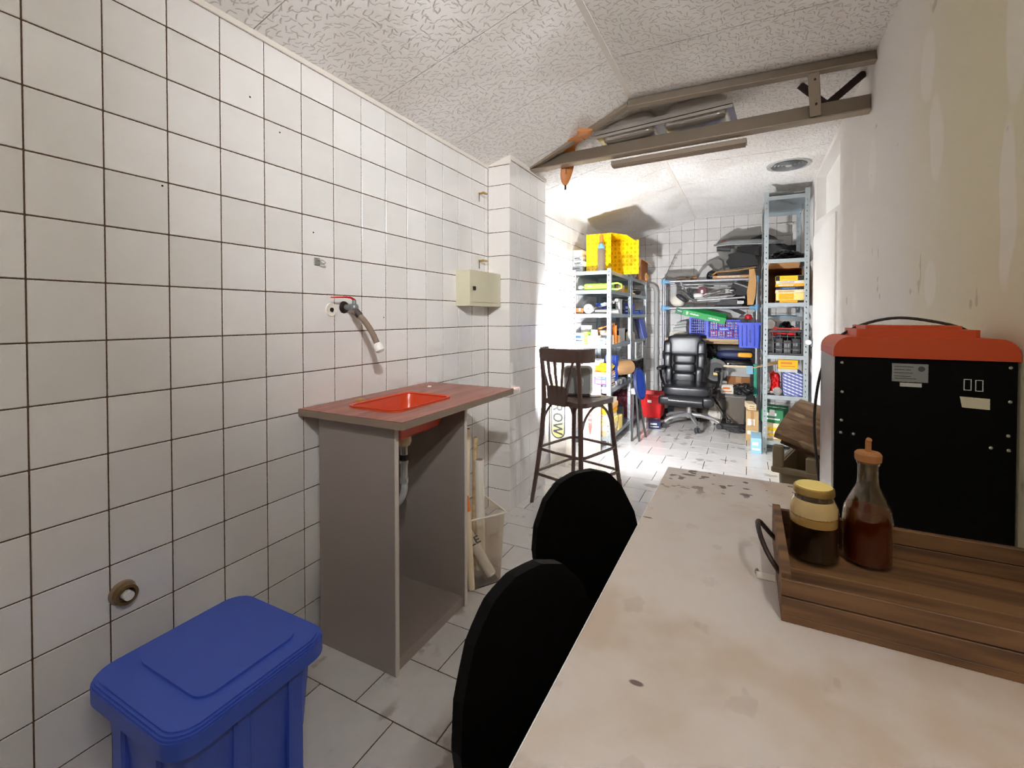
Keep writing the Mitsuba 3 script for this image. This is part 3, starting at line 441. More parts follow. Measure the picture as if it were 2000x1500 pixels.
# ------------------------------------------------------------------ bar stool with the flood lamp on it
SC, SR = np.array([-1.016, 2.938]), -.305
ca, sa = math.cos(SR), math.sin(SR)
def S(x, y, z): return (SC[0] + ca * x - sa * y, SC[1] + sa * x + ca * y, z)      # stool frame: +y is its front
seat = sbox(-.13, -.13, .13, .135).buffer(.055, 8)
sm = PR(seat, .03, .672); sm = MV(sm, (SC[0], SC[1], 0), rz=math.degrees(SR))
def leg(sx, sy, top=.68): return TB([S(sx * .148, sy * .164, top), S(sx * .165, sy * .182, .45), S(sx * .185, sy * .208, .2), S(sx * .21, sy * .229, 0)], [.016, .016, .015, .013], 12)
def backleg(sx): return TB([S(sx * .205, -.229, 0), S(sx * .182, -.205, .2), S(sx * .160, -.178, .45), S(sx * .148, -.168, .68), S(sx * .146, -.178, .86), S(sx * .150, -.200, 1.03)], [.013, .015, .016, .016, .015, .013], 12)
def hoop(z, w, h):
    q = np.array(sbox(-w + .06, -h + .06, w - .06, h - .06).buffer(.06, 5).exterior.coords); return TB([S(x, y, z) for x, y in q], .0095, 8)
def arch(a, b, up): a, b = np.array(a), np.array(b); return TB([S(*(a * (1 - t) + b * t + np.array([0, 0, up]) * math.sin(math.pi * t) ** .6)) for t in np.linspace(0, 1, 15)], .008, 8)
rail = [S(x, y, 0)[:2] for x, y in [(-.190, -.085), (-.190, -.125), (-.180, -.165)] + [(x, -.192 - .055 * (1 - (x / .165) ** 2)) for x in np.linspace(-.165, .165, 13)] + [(.180, -.165), (.190, -.125), (.190, -.085)]]
def curved(z0, z1, t=.014):
    V = []; n = len(rail)
    for (x, y) in rail:
        nx, ny = sa, -ca
        V += [(x, y, z0), (x, y, z1), (x + nx * -t, y + ny * -t, z0), (x + nx * -t, y + ny * -t, z1)]
    Fc = []
    for i in range(n - 1):
        a, b = 4 * i, 4 * i + 4
        for p, q in ((0, 1), (1, 3), (3, 2), (2, 0)): Fc += [(a + p, b + p, b + q), (a + p, b + q, a + q)]
    Fc += [(0, 1, 3), (0, 3, 2), (4 * n - 4, 4 * n - 1, 4 * n - 3), (4 * n - 4, 4 * n - 2, 4 * n - 1)]
    m = trimesh.Trimesh(np.array(V), Fc, process=False); m.fix_normals(); return m
slat = lambda x: TB([S(x * .50, -.205, .715), S(x * .60, -.216, .79), S(x * .85, -.232 + .9 * x * x, .88), S(x, -.238 + 1.6 * x * x, .965)], [.016, .0155, .0155, .017], 8, .45)
th('bar_stool', 'dark brown bentwood bar stool with slatted back beside the tiled pillar', 'bar stool',
   [('seat', sm, 'stool_wood')] + [('leg', backleg(s), 'stool_wood') for s in (-1, 1)] + [('leg', leg(s, 1), 'stool_wood') for s in (-1, 1)] + [('top_rail', curved(.955, 1.04), 'stool_wood')] + [('slat', slat(x), 'stool_wood') for x in (-.125, -.0625, 0, .0625, .125)] +
   [('back_foot', MV(STAND(PR(Polygon([(-.066, .675), (.066, .675), (.082, .79), (.05, .80), (-.05, .80), (-.082, .79)]), .022), (0, -.200, 0)), (SC[0], SC[1], 0), rz=math.degrees(SR)), 'stool_wood'), ('ring', hoop(.365, .186, .206), 'stool_wood'), ('ring', hoop(.20, .200, .222), 'stool_wood')] +
   [('arch', arch((-.16, .17, .52), (.16, .17, .52), .145), 'stool_wood'), ('arch', arch((.16, -.17, .52), (.16, .17, .52), .145), 'stool_wood'), ('arch', arch((-.16, -.17, .52), (-.16, .17, .52), .145), 'stool_wood')])
LB = dict(loc=(-1.035, 3.005, .705), rz=13)
shell = MV(STAND(PR(sbox(-.062, .035, .062, .165).buffer(.024, 6), .032), (0, .016, 0)), **LB)
th('flood_lamp', 'grey flood lamp with white rim as its glow, standing switched on upon the bar stool seat', 'lamp', [
    ('housing', shell, 'grey_plastic'), ('rim', MV(STAND(PR(sbox(-.066, .031, .066, .169).buffer(.032, 6).difference(sbox(-.060, .037, .060, .163).buffer(.021, 6)), .026), (0, .030, 0)), **LB), 'white'),  # rim coloured white and widened to show the glow round the lamp edge
    ('handle', MV(TB([(.012, -.024, .075), (.012, -.034, .095), (.022, -.036, .118), (.034, -.034, .118), (.040, -.032, .095), (.036, -.024, .068)], .005, 8), **LB), 'light_grey'), ('foot', MV(cat(BX(-.085, .085, -.05, .06, 0, .010, .003), BX(-.075, -.065, -.005, .005, .008, .09), BX(.065, .075, -.005, .005, .008, .09)), **LB), 'iron'),
    ('cord', TB([S(-.02, -.01, .708), S(.05, -.03, .709), S(.09, .01, .709), S(.13, .08, .709)], .003, 6), 'black_plastic')])
scene['flood_lamp__glass'] = mikit.ply(MV(BX(-.070, .070, .026, .0285, .032, .168), **LB), {'type': 'diffuse', 'reflectance': rgb((235, 235, 235))}, False, emitter={'type': 'area', 'radiance': {'type': 'rgb', 'value': [FLOOD * .97, FLOOD * .99, FLOOD * 1.03]}})

# ------------------------------------------------------------------ slotted-angle shelving
def post(x, y, dx, dy, h):      # L profile with punched holes, its corner at x, y, its flanges towards dx and dy
    out = []
    for ax in (0, 1):
        p = sbox(0, 0, .036, h)
        for i in range(int(h / .05)):
            p = p.difference(sbox(.014, .02 + i * .05, .022, .032 + i * .05)); 
        m = PR(p, .003)
        if ax == 0: m.apply_transform(mat4((0, .0, 0), (dx, 0, 0), (0, 0, 1), (0, 1, 0)))
        else: m.apply_transform(mat4((0, 0, 0), (0, dy, 0), (0, 0, 1), (1, 0, 0)))
        if m.volume < 0: m.invert()
        m.apply_translation([x, y, 0]); out.append(m)
    return cat(out)
def shelf(x0, x1, y0, y1, z, lip=.036):
    return cat(BX(x0, x1, y0, y1, z - .002, z), BX(x0, x1, y0, y0 + .002, z - lip, z), BX(x0, x1, y1 - .002, y1, z - lip, z), BX(x0, x0 + .002, y0, y1, z - lip, z), BX(x1 - .002, x1, y0, y1, z - lip, z))
def rack(name, label, x0, x1, y0, y1, h, zs, mat, rusty=False, group=None):
    bolts = lambda z: cat([CY((x, y0 - .006, z - .018), (x, y0, z - .018), .006, n=6) for x in (x0 + .018, x1 - .018)])
    parts = [('post', post(x, y, dx, dy, h), 'rust_pink' if rusty and (x, y) == (x0, y0) else mat) for x, dx in ((x0, 1), (x1, -1)) for y, dy in ((y0, 1), (y1, -1))]
    for z in zs: parts += [('shelf', shelf(x0 + .004, x1 - .004, y0 + .004, y1 - .004, z), mat), ('shelf>bolts', bolts(z), 'steel')]
    return th(name, label, 'shelving', parts, group)
LZ = [.12, .563, .983, 1.270, 1.493, 1.672]
LX0, LX1 = -1.497, -1.125
rack('steel_shelving', 'left grey steel shelving with the yellow carton on top, its end facing the viewer', LX0, LX1, 4.18, 5.02, 1.69, LZ, 'galv', True)
rack('steel_shelving', 'grey steel shelving in the back left corner, under the crumpled silver bag', LX0, LX1, 5.035, 5.86, 1.69, LZ, 'galv')
RZs = [.105, .525, .893, 1.368, 1.765, 2.335]
RX0, RX1 = .128, .478
rack('steel_shelving', 'tall grey steel shelving on the right reaching almost to the ceiling', RX0, RX1, 4.80, 5.60, 2.38, RZs, 'galv')
# tube rack against the back wall
TX = [-.92, .09]
tube = []
for x in (TX[0], TX[1]):
    for y in (5.86, 6.14): tube.append(('upright', CY((x, y, 0.02), (x, y, 1.70), .016), 'tube_grey'))
for z in (1.668, 1.345, .40):
    for y in (5.86, 6.14): tube.append(('rail', CY((TX[0], y, z), (TX[1], y, z), .016), 'tube_grey'))
    for x in TX: tube.append(('side_rail', CY((x, 5.86, z), (x, 6.14, z), .014), 'tube_grey'))
    tube.append(('wire_shelf', cat([BX(TX[0], TX[1], y - .004, y + .004, z + .012, z + .018) for y in np.linspace(5.90, 6.12, 7)]), 'galv_dark'))
    for x, s in ((TX[0], 1), (TX[1], -1)): tube.append(('joint', cat(CY((x, 5.86, z - .035), (x, 5.86, z + .035), .024), CY((x, 5.86, z), (x + s * .075, 5.86, z), .023)), 'joint_blue'))
for x in TX: tube.append(('foot', BX(x - .03, x + .09 if x < 0 else x + .03, 5.82, 6.16, 0, .05, .008), 'joint_blue'))
th('tube_rack', 'grey tube rack with pale blue joints against the back wall', 'rack', tube)
it('drain_pipe', 'grey vertical waste pipe between the left shelving and the tube rack', 'pipe', cat(TB([(-1.05, 6.12, 0), (-1.05, 6.12, 1.55), (-1.06, 6.12, 1.61), (-1.10, 6.12, 1.645), (-1.16, 6.12, 1.65)], .028, 14), *[CY((-1.05, 6.12, z), (-1.05, 6.12, z + .05), .033) for z in (.3, .75, 1.25)]), 'light_grey')

# ------------------------------------------------------------------ generic goods
def carton(name, label, cat_, x0, x1, y0, y1, z0, z1, mat, tape=None, strip=None, group=None, rz=0):
    """A closed box: body, two top flaps, a tape along the seam, a printed strip on the front."""
    x0, x1 = sorted((x0, x1)); cx, cy_ = (x0 + x1) / 2, (y0 + y1) / 2; w, dd, h = x1 - x0, y1 - y0, z1 - z0; t = min(.003, h * .06)
    mv = lambda q: MV(q, (cx, cy_, z0), rz=rz)
    parts = [('body', mv(BX(-w / 2, w / 2, -dd / 2, dd / 2, 0, h - t, .0015)), mat), ('flap', mv(BX(-w / 2 - .0005, w / 2 + .0005, -dd / 2 - .0005, -.001, h - t, h, .0008)), mat), ('flap', mv(BX(-w / 2 - .0005, w / 2 + .0005, .001, dd / 2 + .0005, h - t, h, .0008)), mat)]
    if tape: parts.append(('tape', mv(cat(BX(-w / 2 - .001, w / 2 + .001, -.012, .012, h, h + .0008), BX(-w * .12, w * .12, -dd / 2 - .001, -dd / 2, h * .5, h))), tape))
    if strip: parts.append(('print', mv(cat(BX(-w * .38, w * .2, -dd / 2 - .001, -dd / 2 + .001, h * .52, h * .74), BX(-w * .38, w * .36, -dd / 2 - .001, -dd / 2 + .001, h * .22, h * .34))), strip))
    return th(name, label, cat_, parts, group)
def crate(name, label, x0, x1, y0, y1, z0, z1, mat, nx=8, nz=4, rz=0, plaque=None, group=None):
    """An open crate of bars."""
    cx, cy_ = (x0 + x1) / 2, (y0 + y1) / 2; w, dd, h = abs(x1 - x0) / 2, (y1 - y0) / 2, z1 - z0; b = .008; mv = lambda q: MV(q, (cx, cy_, z0), rz=rz)
    fr = cat([BX(-w, w, s * dd - b, s * dd + b, z - b, z + b) for s in (-1, 1) for z in (b, h - b)], [BX(s * w - b, s * w + b, -dd, dd, z - b, z + b) for s in (-1, 1) for z in (b, h - b)], [BX(sx * w - b * 1.4, sx * w + b * 1.4, sy * dd - b * 1.4, sy * dd + b * 1.4, 0, h) for sx in (-1, 1) for sy in (-1, 1)])
    k = .0028
    def panel(ax, s):
        L = w if ax == 0 else dd; o = []
        for i in range(1, nx):
            u = -L + 2 * L * i / nx; o.append(BX(u - k, u + k, s * dd - k, s * dd + k, 0, h) if ax == 0 else BX(s * w - k, s * w + k, u - k, u + k, 0, h))
        for j in range(1, nz):
            z = h * j / nz; o.append(BX(-L, L, s * dd - k, s * dd + k, z - k, z + k) if ax == 0 else BX(s * w - k, s * w + k, -L, L, z - k, z + k))
        return cat(o)
    parts = [('frame', mv(fr), mat), ('bottom', mv(BX(-w, w, -dd, dd, 0, .006)), mat)] + [('side_grille', mv(panel(a, s)), mat) for a in (0, 1) for s in (-1, 1)]
    if plaque: parts.append(('plaque', mv(BX(-w * .3, w * .4, -dd - .010, -dd - .003, h * .42, h * .62, .002)), mat)); parts.append(('plaque>lettering', mv(cat([BX(-w * .2 + i * w * .065, -w * .2 + i * w * .065 + w * .04, -dd - .012, -dd - .0095, h * .48, h * (.53 + .03 * (i % 3 == 0))) for i in range(8)])), 'white'))
    return th(name, label, 'crate', parts, group)
def bottle(name, label, c, r, h, mat, capm, label_m=None):
    parts = [('body', LA([(0, 0), (r * .9, 0), (r, h * .03), (r, h * .55), (r * .8, h * .68), (r * .36, h * .82), (r * .36, h * .9), (0, h * .9)], 20, c), mat), ('cap', LA([(0, h * .88), (r * .44, h * .88), (r * .44, h), (0, h)], 16, c), capm)]
    if label_m: parts.append(('label', LA([(r * 1.01, h * .30), (r * 1.015, h * .30), (r * 1.015, h * .48), (r * 1.01, h * .48), (r * 1.01, h * .30)], 20, c), label_m))
    return th(name, label, 'bottle', parts)
def tool(name, label, cat_, a, b, r, m1, m2, knob=None):
    """A long tool: shaft, grip and head."""
    a, b = np.array(a, float), np.array(b, float); c = a + (b - a) * .3
    parts = [('shaft', TB([a + (b - a) * .28, b], [r * .55, r * .5], 8), m1), ('grip', TB([a, a + (b - a) * .05, a + (b - a) * .15, c], [r * .8, r, r * .85, r], 10), m2), ('head', SE(b, (r * 1.6, r * 1.2, r * 1.3), .6, 8), m1)]
    return th(name, label, cat_, parts)
def rag(name, label, cat_, c, s, mat, seed=0, amp=.3):
    m = trimesh.creation.icosphere(4); v = m.vertices; k = meshkit.fbm(v * 1.9 + seed * 7.1, 4, seed) - .5; k2 = np.abs(meshkit.noise(v * 4 + seed * 3.3, seed + 2) - .5)
    v = v * (1 + amp * 2 * k - amp * k2)[:, None]; v[:, 2] = np.maximum(v[:, 2], -.8); v[:, 2] += .8
    m.vertices = v * np.array([s[0], s[1], s[2] / 1.8]) + np.array(c); return it(name, label, cat_, m, mat)

# --- on top of the left shelving
Z1 = LZ[5]
YB0, YB1 = 4.26, 4.70
th('yellow_carton', 'open yellow carton with printed ring pattern on top of the left shelving', 'carton', [
    ('front_wall', BX(-1.385, -1.145, YB0, YB0 + .004, Z1, 2.025), 'yellow_print'), ('rear_wall', BX(-1.385, -1.145, YB1 - .004, YB1, Z1, 2.025), 'yellow_print'), ('side_wall', BX(-1.385, -1.381, YB0, YB1, Z1, 2.025), 'yellow_print'), ('base', BX(-1.385, -1.145, YB0 + .004, YB1 - .004, Z1 + .001, Z1 + .005), 'yellow_print'), ('top_wall', BX(-1.385, -1.145, YB0, YB1, 2.025, 2.029), 'yellow_print'),
    ('side_flap', MV(BX(0, .165, -.003, .001, Z1 + .002, 2.022), (-1.145, YB1, 0), rz=4), 'yellow_print'), ('top_flap', MV(BX(0, .15, -.43, 0, 0, .003), (-1.145, YB1 - .005, 2.026), ry=12), 'yellow_print'), ('tape', BX(-1.25, -1.215, YB0 - .001, YB0, Z1 + .02, 2.022), 'yellow')])
th('water_bottle', 'clear plastic bottle with orange cap in front of the yellow carton', 'bottle', [('body', LA([(0, 0), (.032, 0), (.036, .01), (.036, .19), (.030, .225), (.018, .25), (.016, .275), (0, .275)], 22, (-1.225, 4.215, Z1)), 'frosted'), ('cap', LA([(0, .27), (.017, .27), (.017, .33), (0, .332)], 16, (-1.225, 4.215, Z1)), 'orange'), ('label', LA([(.0305, .222), (.0345, .205), (.036, .205), (.032, .226), (.020, .252), (.0185, .25), (.0305, .222)], 22, (-1.225, 4.215, Z1)), 'joint_blue')])
for i, (z, h, mt, w) in enumerate([(0, .05, 'galv_dark', .10), (.052, .045, 'paper', .11), (.099, .045, 'light_grey', .10), (.146, .06, 'cream', .09)]):
    carton('small_carton', ['grey small carton at the foot of the leaning stack left of the yellow carton', 'white small carton second from below in the stack left of the yellow carton', 'pale grey small carton third from below in the stack left of the yellow carton', 'peach small carton on top of the stack left of the yellow carton'][i], 'carton', -1.492, -1.492 + w * .95, 4.19, 4.36, Z1 + z, Z1 + z + h, mt, None, 'dark_grey' if i < 3 else None, 'cartons stacked left of the yellow carton')
carton('booklet_stack', 'short stack of white booklets below the open side of the yellow carton', 'booklets', -1.14, -1.128 + .0, 4.72, 4.86, Z1, Z1 + .07, 'white', None, 'light_grey')
rag('silver_bag', 'crumpled silver plastic bag on the rear left shelving', 'bag', (-1.21, 5.22, Z1), (.09, .17, .21), 'steel', 3, .28)
th('brown_carton', 'torn open brown carton behind the silver bag on the rear left shelving', 'carton', [('body', OPEN(-1.44, -1.10, 5.42, 5.80, Z1, Z1 + .24, .005), 'carton_dark'), ('flap', MV(BX(0, .12, -.19, .19, -.003, 0), (-1.10, 5.61, Z1 + .24), ry=35), 'carton'), ('flap', MV(BX(-.17, .17, -.13, 0, 0, .003), (-1.27, 5.42, Z1 + .24), rx=50), 'carton')])
rag('paper_scrap', 'crumpled brown packing paper hanging over the rear left shelf edge', 'packing paper', (-1.12, 5.70, Z1 - .0), (.05, .10, .10), 'kraft', 9, .45)
# --- second shelf
Z2 = LZ[4]
th('lime_case', 'lime green tool case with a round handle on the second left shelf', 'tool case', [('body', BX(-1.39, -1.135, 4.205, 4.36, Z2, Z2 + .062, .01), 'lime'), ('handle', TB([(-1.135, 4.22, Z2 + .055), (-1.07, 4.22, Z2 + .062), (-1.035, 4.22, Z2 + .045), (-1.035, 4.22, Z2 + .015), (-1.07, 4.22, Z2 + .004), (-1.135, 4.22, Z2 + .008)], .009, 8), 'lime'), ('latch', BX(-1.35, -1.32, 4.202, 4.206, Z2 + .03, Z2 + .045), 'white')])
rag('paper_scrap', 'folded white paper left of the lime green case', 'paper', (-1.43, 4.26, Z2), (.035, .05, .055), 'white', 5)
carton('small_carton', 'small brown carton behind the handle of the lime green case', 'carton', -1.20, -1.135, 4.66, 4.76, Z2, Z2 + .07, 'carton', 'cream')
th('yellow_helmet', 'yellow round cap lying on the second shelf of the rear left shelving', 'cap', [('dome', LA([(0, .075), (.03, .07), (.055, .05), (.065, .02), (.066, 0), (0, 0)], 24, (-1.19, 5.12, Z2)), 'yellow'), ('brim', LA([(.06, 0), (.085, 0), (.083, .006), (.06, .008), (.06, 0)], 24, (-1.19, 5.12, Z2)), 'pale_yellow')])
for i, r in enumerate((.10, .085)):
    th('metal_bowl', ['larger dark metal bowl on the second shelf of the rear left shelving', 'smaller steel bowl nested on the larger dark bowl of the rear left shelving'][i], 'bowl', [('bowl', LA([(.04, 0), (r * .8, .025), (r, .055), (r + .004, .055), (r * .84, .02), (.04, -.0), (.04, 0)], 28, (-1.24, 5.62, Z2 + .003 + i * .03)), ['dark_grey', 'steel'][i]), ('rim', LA([(r, .053), (r + .006, .053), (r + .006, .057), (r, .057), (r, .053)], 28, (-1.24, 5.62, Z2 + .003 + i * .03)), 'steel')])
# --- third shelf
Z3 = LZ[3]
th('dial_roll', 'grey roll with white round end on the third left shelf', 'roll', [('drum', MV(LA([(0, 0), (.046, 0), (.046, .05), (0, .05)], 24), (-1.345, 4.25, Z3 + .047), rx=90), 'light_grey'), ('face', MV(LA([(0, 0), (.040, 0), (.040, .003), (0, .003)], 24), (-1.345, 4.20, Z3 + .047), rx=90), 'white'), ('face>hub', MV(LA([(0, 0), (.006, 0), (.006, .006), (0, .006)], 12), (-1.345, 4.20, Z3 + .047), rx=90), 'dark_grey')])
carton('long_carton', 'long low brown carton left of the round dial on the third left shelf', 'carton', -1.475, -1.40, 4.22, 4.42, Z3, Z3 + .055, 'carton_dark', 'paper')
it('steel_cylinder', 'grey steel cylinder lying right of the round dial', 'cylinder', CY((-1.29, 4.26, Z3 + .022), (-1.06, 4.24, Z3 + .022), .022, n=18), 'steel')
carton('small_carton', 'blue small carton standing behind the round dial', 'carton', -1.33, -1.25, 4.40, 4.48, Z3, Z3 + .105, 'blue', None, 'white')
for i, (x, z, m1) in enumerate([(-1.24, .055, 'steel'), (-1.20, .075, 'navy'), (-1.16, .095, 'pale_blue')]):
    tool('clamp_tool', ['steel clamp tool lowest in the heap on the third left shelf', 'navy handled clamp tool in the heap on the third left shelf', 'pale blue handled tool on top of the heap on the third left shelf'][i], 'tool', (x - .10, 4.33, Z3 + .045 + .022 * i), (x + .06, 4.31, Z3 + z + .035), .013, 'steel', m1)
carton('small_carton', 'olive green small carton below the heap of tools', 'carton', -1.22, -1.15, 4.36, 4.46, Z3, Z3 + .05, 'dark_green', None, 'cream')
carton('small_carton', 'tall grey paper carton at the right end of the third left shelf', 'carton', -1.175, -1.13, 4.55, 4.64, Z3, Z3 + .15, 'light_grey', None, 'white')
carton('small_carton', 'bright blue carton on the third shelf just past the second post', 'carton', -1.21, -1.13, 5.08, 5.2, Z3, Z3 + .115, 'blue_crate', None, 'white')
rag('black_parts_bag', 'black bag of parts on the third shelf below the bright blue carton', 'bag', (-1.25, 4.82, Z3), (.10, .13, .07), 'black_gloss', 11)
carton('small_carton', 'flat mid-blue carton at the back of the third shelf of the rear shelving', 'carton', -1.22, -1.13, 5.55, 5.70, Z3, Z3 + .05, 'blue', None, 'pale_blue')
carton('file_box', 'dark grey file box standing at the back of the third shelf', 'box', -1.45, -1.28, 5.3, 5.7, Z3, Z3 + .16, 'dark_grey', None, 'galv_dark')
# --- fourth shelf: rows of small cartons
Z4 = LZ[2]
row4 = [(-1.478, -1.392, .105, 'white', 'blue', 'white carton with blue lettering at the left end of the fourth left shelf'), (-1.388, -1.352, .115, 'lime', 'yellow', 'slim green and yellow carton second from the left on the fourth left shelf'), (-1.348, -1.248, .080, 'white', 'sand', 'wide white carton in the middle of the fourth left shelf'), (-1.240, -1.186, .060, 'white', 'dark_green', 'low white carton with a green mark on the fourth left shelf'), (-1.183, -1.136, .062, 'blue', 'white', 'low blue carton beside the right post on the fourth left shelf')]
for a, b, h, m1, m2, lab in row4: carton('small_carton', lab, 'carton', a, b, 4.205, 4.30, Z4, Z4 + h, m1, None, m2)
carton('small_carton', 'white carton lying on the row of cartons at the left of the fourth shelf', 'carton', -1.46, -1.375, 4.33, 4.42, Z4, Z4 + .175, 'white', None, None)
th('white_cup', 'white cup upside down on the wide white carton', 'cup', [('cup', LA([(0, .055), (.030, .055), (.036, 0), (.033, 0), (.028, .05), (0, .05)], 24, (-1.30, 4.25, Z4 + .081)), 'white'), ('rim', LA([(.034, 0), (.038, 0), (.038, .004), (.034, .004), (.034, 0)], 24, (-1.30, 4.25, Z4 + .081)), 'paper')])
tool('paint_brush', 'brown brush lying across the cartons on the fourth left shelf', 'brush', (-1.30, 4.36, Z4 + .14), (-1.15, 4.36, Z4 + .185), .012, 'carton_dark', 'brown_leather')
carton('small_carton', 'brown carton at the back behind the white cartons of the fourth shelf', 'carton', -1.33, -1.17, 4.35, 4.50, Z4, Z4 + .125, 'carton_dark', 'cream')
carton('flat_carton', 'flat white carton on the brown carton of the fourth shelf', 'carton', -1.27, -1.18, 4.33, 4.345, Z4, Z4 + .11, 'paper', None, 'light_grey')
it('orange_tube', 'orange cardboard tube standing right of the shelf post on the fourth shelf', 'tube', cat(CY((-1.145, 4.40, Z4), (-1.145, 4.40, Z4 + .17), .022), CY((-1.145, 4.40, Z4 + .17), (-1.145, 4.40, Z4 + .176), .024)), 'orange')
carton('small_carton', 'cream carton with a small blue mark standing right of the front post', 'carton', -1.12 - .045, -1.126, 4.25, 4.31, Z4, Z4 + .085, 'cream', None, 'blue')
carton('small_carton', 'tan carton beside the orange tube', 'carton', -1.19, -1.13, 4.48, 4.56, Z4, Z4 + .075, 'kraft', 'cream')
carton('grey_board', 'grey board standing on edge on the fourth shelf', 'board', -1.16, -1.148, 4.62, 4.84, Z4, Z4 + .14, 'light_grey')
for i, (y, h, m1, lab) in enumerate([(5.08, .10, 'cream', 'cream spray can past the second post on the fourth shelf'), (5.17, .075, 'sand', 'short tan can on the fourth shelf of the rear shelving'), (5.26, .085, 'light_grey', 'grey can third past the second post on the fourth shelf')]):
    th('spray_can', lab, 'can', [('body', LA([(0, 0), (.03, 0), (.03, h * .8), (.02, h * .9), (0, h * .9)], 18, (-1.165, y, Z4)), m1), ('cap', LA([(0, h * .86), (.018, h * .86), (.018, h), (0, h)], 14, (-1.165, y, Z4)), 'white')])
th('blue_binder', 'large blue binder leaning at the back of the fourth shelf', 'binder', [('cover', MV(BX(0, .012, -.12, .12, 0, .24, .002), (-1.15, 5.66, Z4), ry=-14), 'blue'), ('cover', MV(BX(0, .012, -.12, .12, 0, .24, .002), (-1.10, 5.66, Z4), ry=-14), 'blue'), ('spine', MV(BX(-.05, .0, -.124, -.119, 0, .24, .002), (-1.10, 5.66, Z4), ry=-14), 'navy'), ('pages', MV(BX(-.036, 0.0, -.11, .11, .01, .225), (-1.10, 5.66, Z4), ry=-14), 'paper')])
rag('black_parts_bag', 'black bag of cables at the back of the fourth shelf beside the cans', 'bag', (-1.28, 5.35, Z4), (.11, .22, .11), 'black_gloss', 13)
# --- fifth shelf
Z5 = LZ[1]
for i, (h0, h1, m1, m2, lab) in enumerate([(0, .022, 'white', 'blue', 'white book with blue lettering at the bottom of the stack on the fifth shelf'), (.0225, .045, 'navy', 'white', 'navy book second from below in the stack on the fifth shelf'), (.0455, .092, 'pink', 'white', 'thick pink book in the stack on the fifth shelf'), (.0925, .115, 'blue', 'white', 'blue book above the pink one on the fifth shelf'), (.1155, .14, 'white', 'light_grey', 'white book above the blue one on the fifth shelf'), (.1405, .160, 'orange', 'cream', 'orange book topmost in the stack on the fifth shelf')]):
    th('book', lab, 'book', [('cover', cat(BX(-1.285, -1.135 - .004 * (i % 3), 4.20, 4.42, Z5 + h0, Z5 + h0 + .003), BX(-1.285, -1.135 - .004 * (i % 3), 4.20, 4.42, Z5 + h1 - .003, Z5 + h1), BX(-1.285, -1.135 - .004 * (i % 3), 4.20, 4.203, Z5 + h0, Z5 + h1)), m1), ('pages', BX(-1.28, -1.139 - .004 * (i % 3), 4.204, 4.415, Z5 + h0 + .003, Z5 + h1 - .003), 'paper'), ('spine_print', cat(BX(-1.27, -1.22, 4.199, 4.2, Z5 + h0 + .006, Z5 + h1 - .006), BX(-1.205, -1.18, 4.199, 4.2, Z5 + h0 + .009, Z5 + h1 - .009)), m2)], 'books stacked on the fifth shelf')
rag('yellow_cloth', 'crumpled yellow cloth on the stack of books', 'cloth', (-1.21, 4.30, Z5 + .160), (.085, .09, .075), 'yellow', 21, .35)
carton('small_carton', 'blue and white carton above the yellow cloth, leaning on the shelf post', 'carton', -1.245, -1.14, 4.44, 4.53, Z5, Z5 + .30, 'blue', None, 'white')
it('white_tray', 'white plastic tray at the left of the fifth shelf behind the stool back', 'tray', cat(OPEN(-1.40, -1.255, 4.215, 4.43, Z5 + .22, Z5 + .265, .004), BX(-1.405, -1.25, 4.21, 4.215, Z5 + .255, Z5 + .267)), 'white')
carton('small_carton', 'grey carton carrying the white tray on the fifth shelf', 'carton', -1.42, -1.29, 4.22, 4.43, Z5, Z5 + .219, 'light_grey', 'paper')
th('cardboard_roll', 'fat brown cardboard roll lying along the fifth shelf edge', 'roll', [('roll', CY((-1.21, 4.52, Z5 + .16), (-1.14, 4.95, Z5 + .14), .078, n=22), 'carton'), ('end', CY((-1.1385, 4.951, Z5 + .14), (-1.138, 4.953, Z5 + .14), .072, n=22), 'kraft')])
rag('green_cloth', 'dark green rag under the cardboard roll', 'cloth', (-1.18, 4.62, Z5), (.05, .10, .075), 'dark_green', 5)
for i, (y, z) in enumerate([(4.50, .03), (4.62, .05), (4.74, .025)]):
    it('engine_part', ['grey cast engine part nearest the front post on the fifth shelf edge', 'grey cast engine part between two others on the fifth shelf edge', 'grey cast engine part farthest back on the fifth shelf edge'][i], 'engine part', cat(MV(SE((0, 0, 0), (.035, .05, .03), .5, 8), (-1.155, y - .03, Z5 + .03), rz=30 * i), CY((-1.155, y - .03, Z5 + .03), (-1.12, y - .05, Z5 + .05), .014)), 'galv_dark', 'grey engine parts on the fifth shelf')
crate('white_crate', 'small white slotted crate on the rear left shelving, fifth shelf', -1.30, -1.128, 5.25, 5.62, Z5 + .18, Z5 + .39, 'light_grey', 8, 6)
crate('black_crate', 'black slotted crate under the white crate on the rear left shelving', -1.33, -1.13, 5.12, 5.66, Z5 + .0, Z5 + .175, 'black_plastic', 10, 4)
it('grey_bin', 'grey plastic bin above the crates at the rear of the left shelving', 'bin', BX(-1.33, -1.12, 5.66, 5.82, Z5, Z5 + .33, .015), 'light_grey')
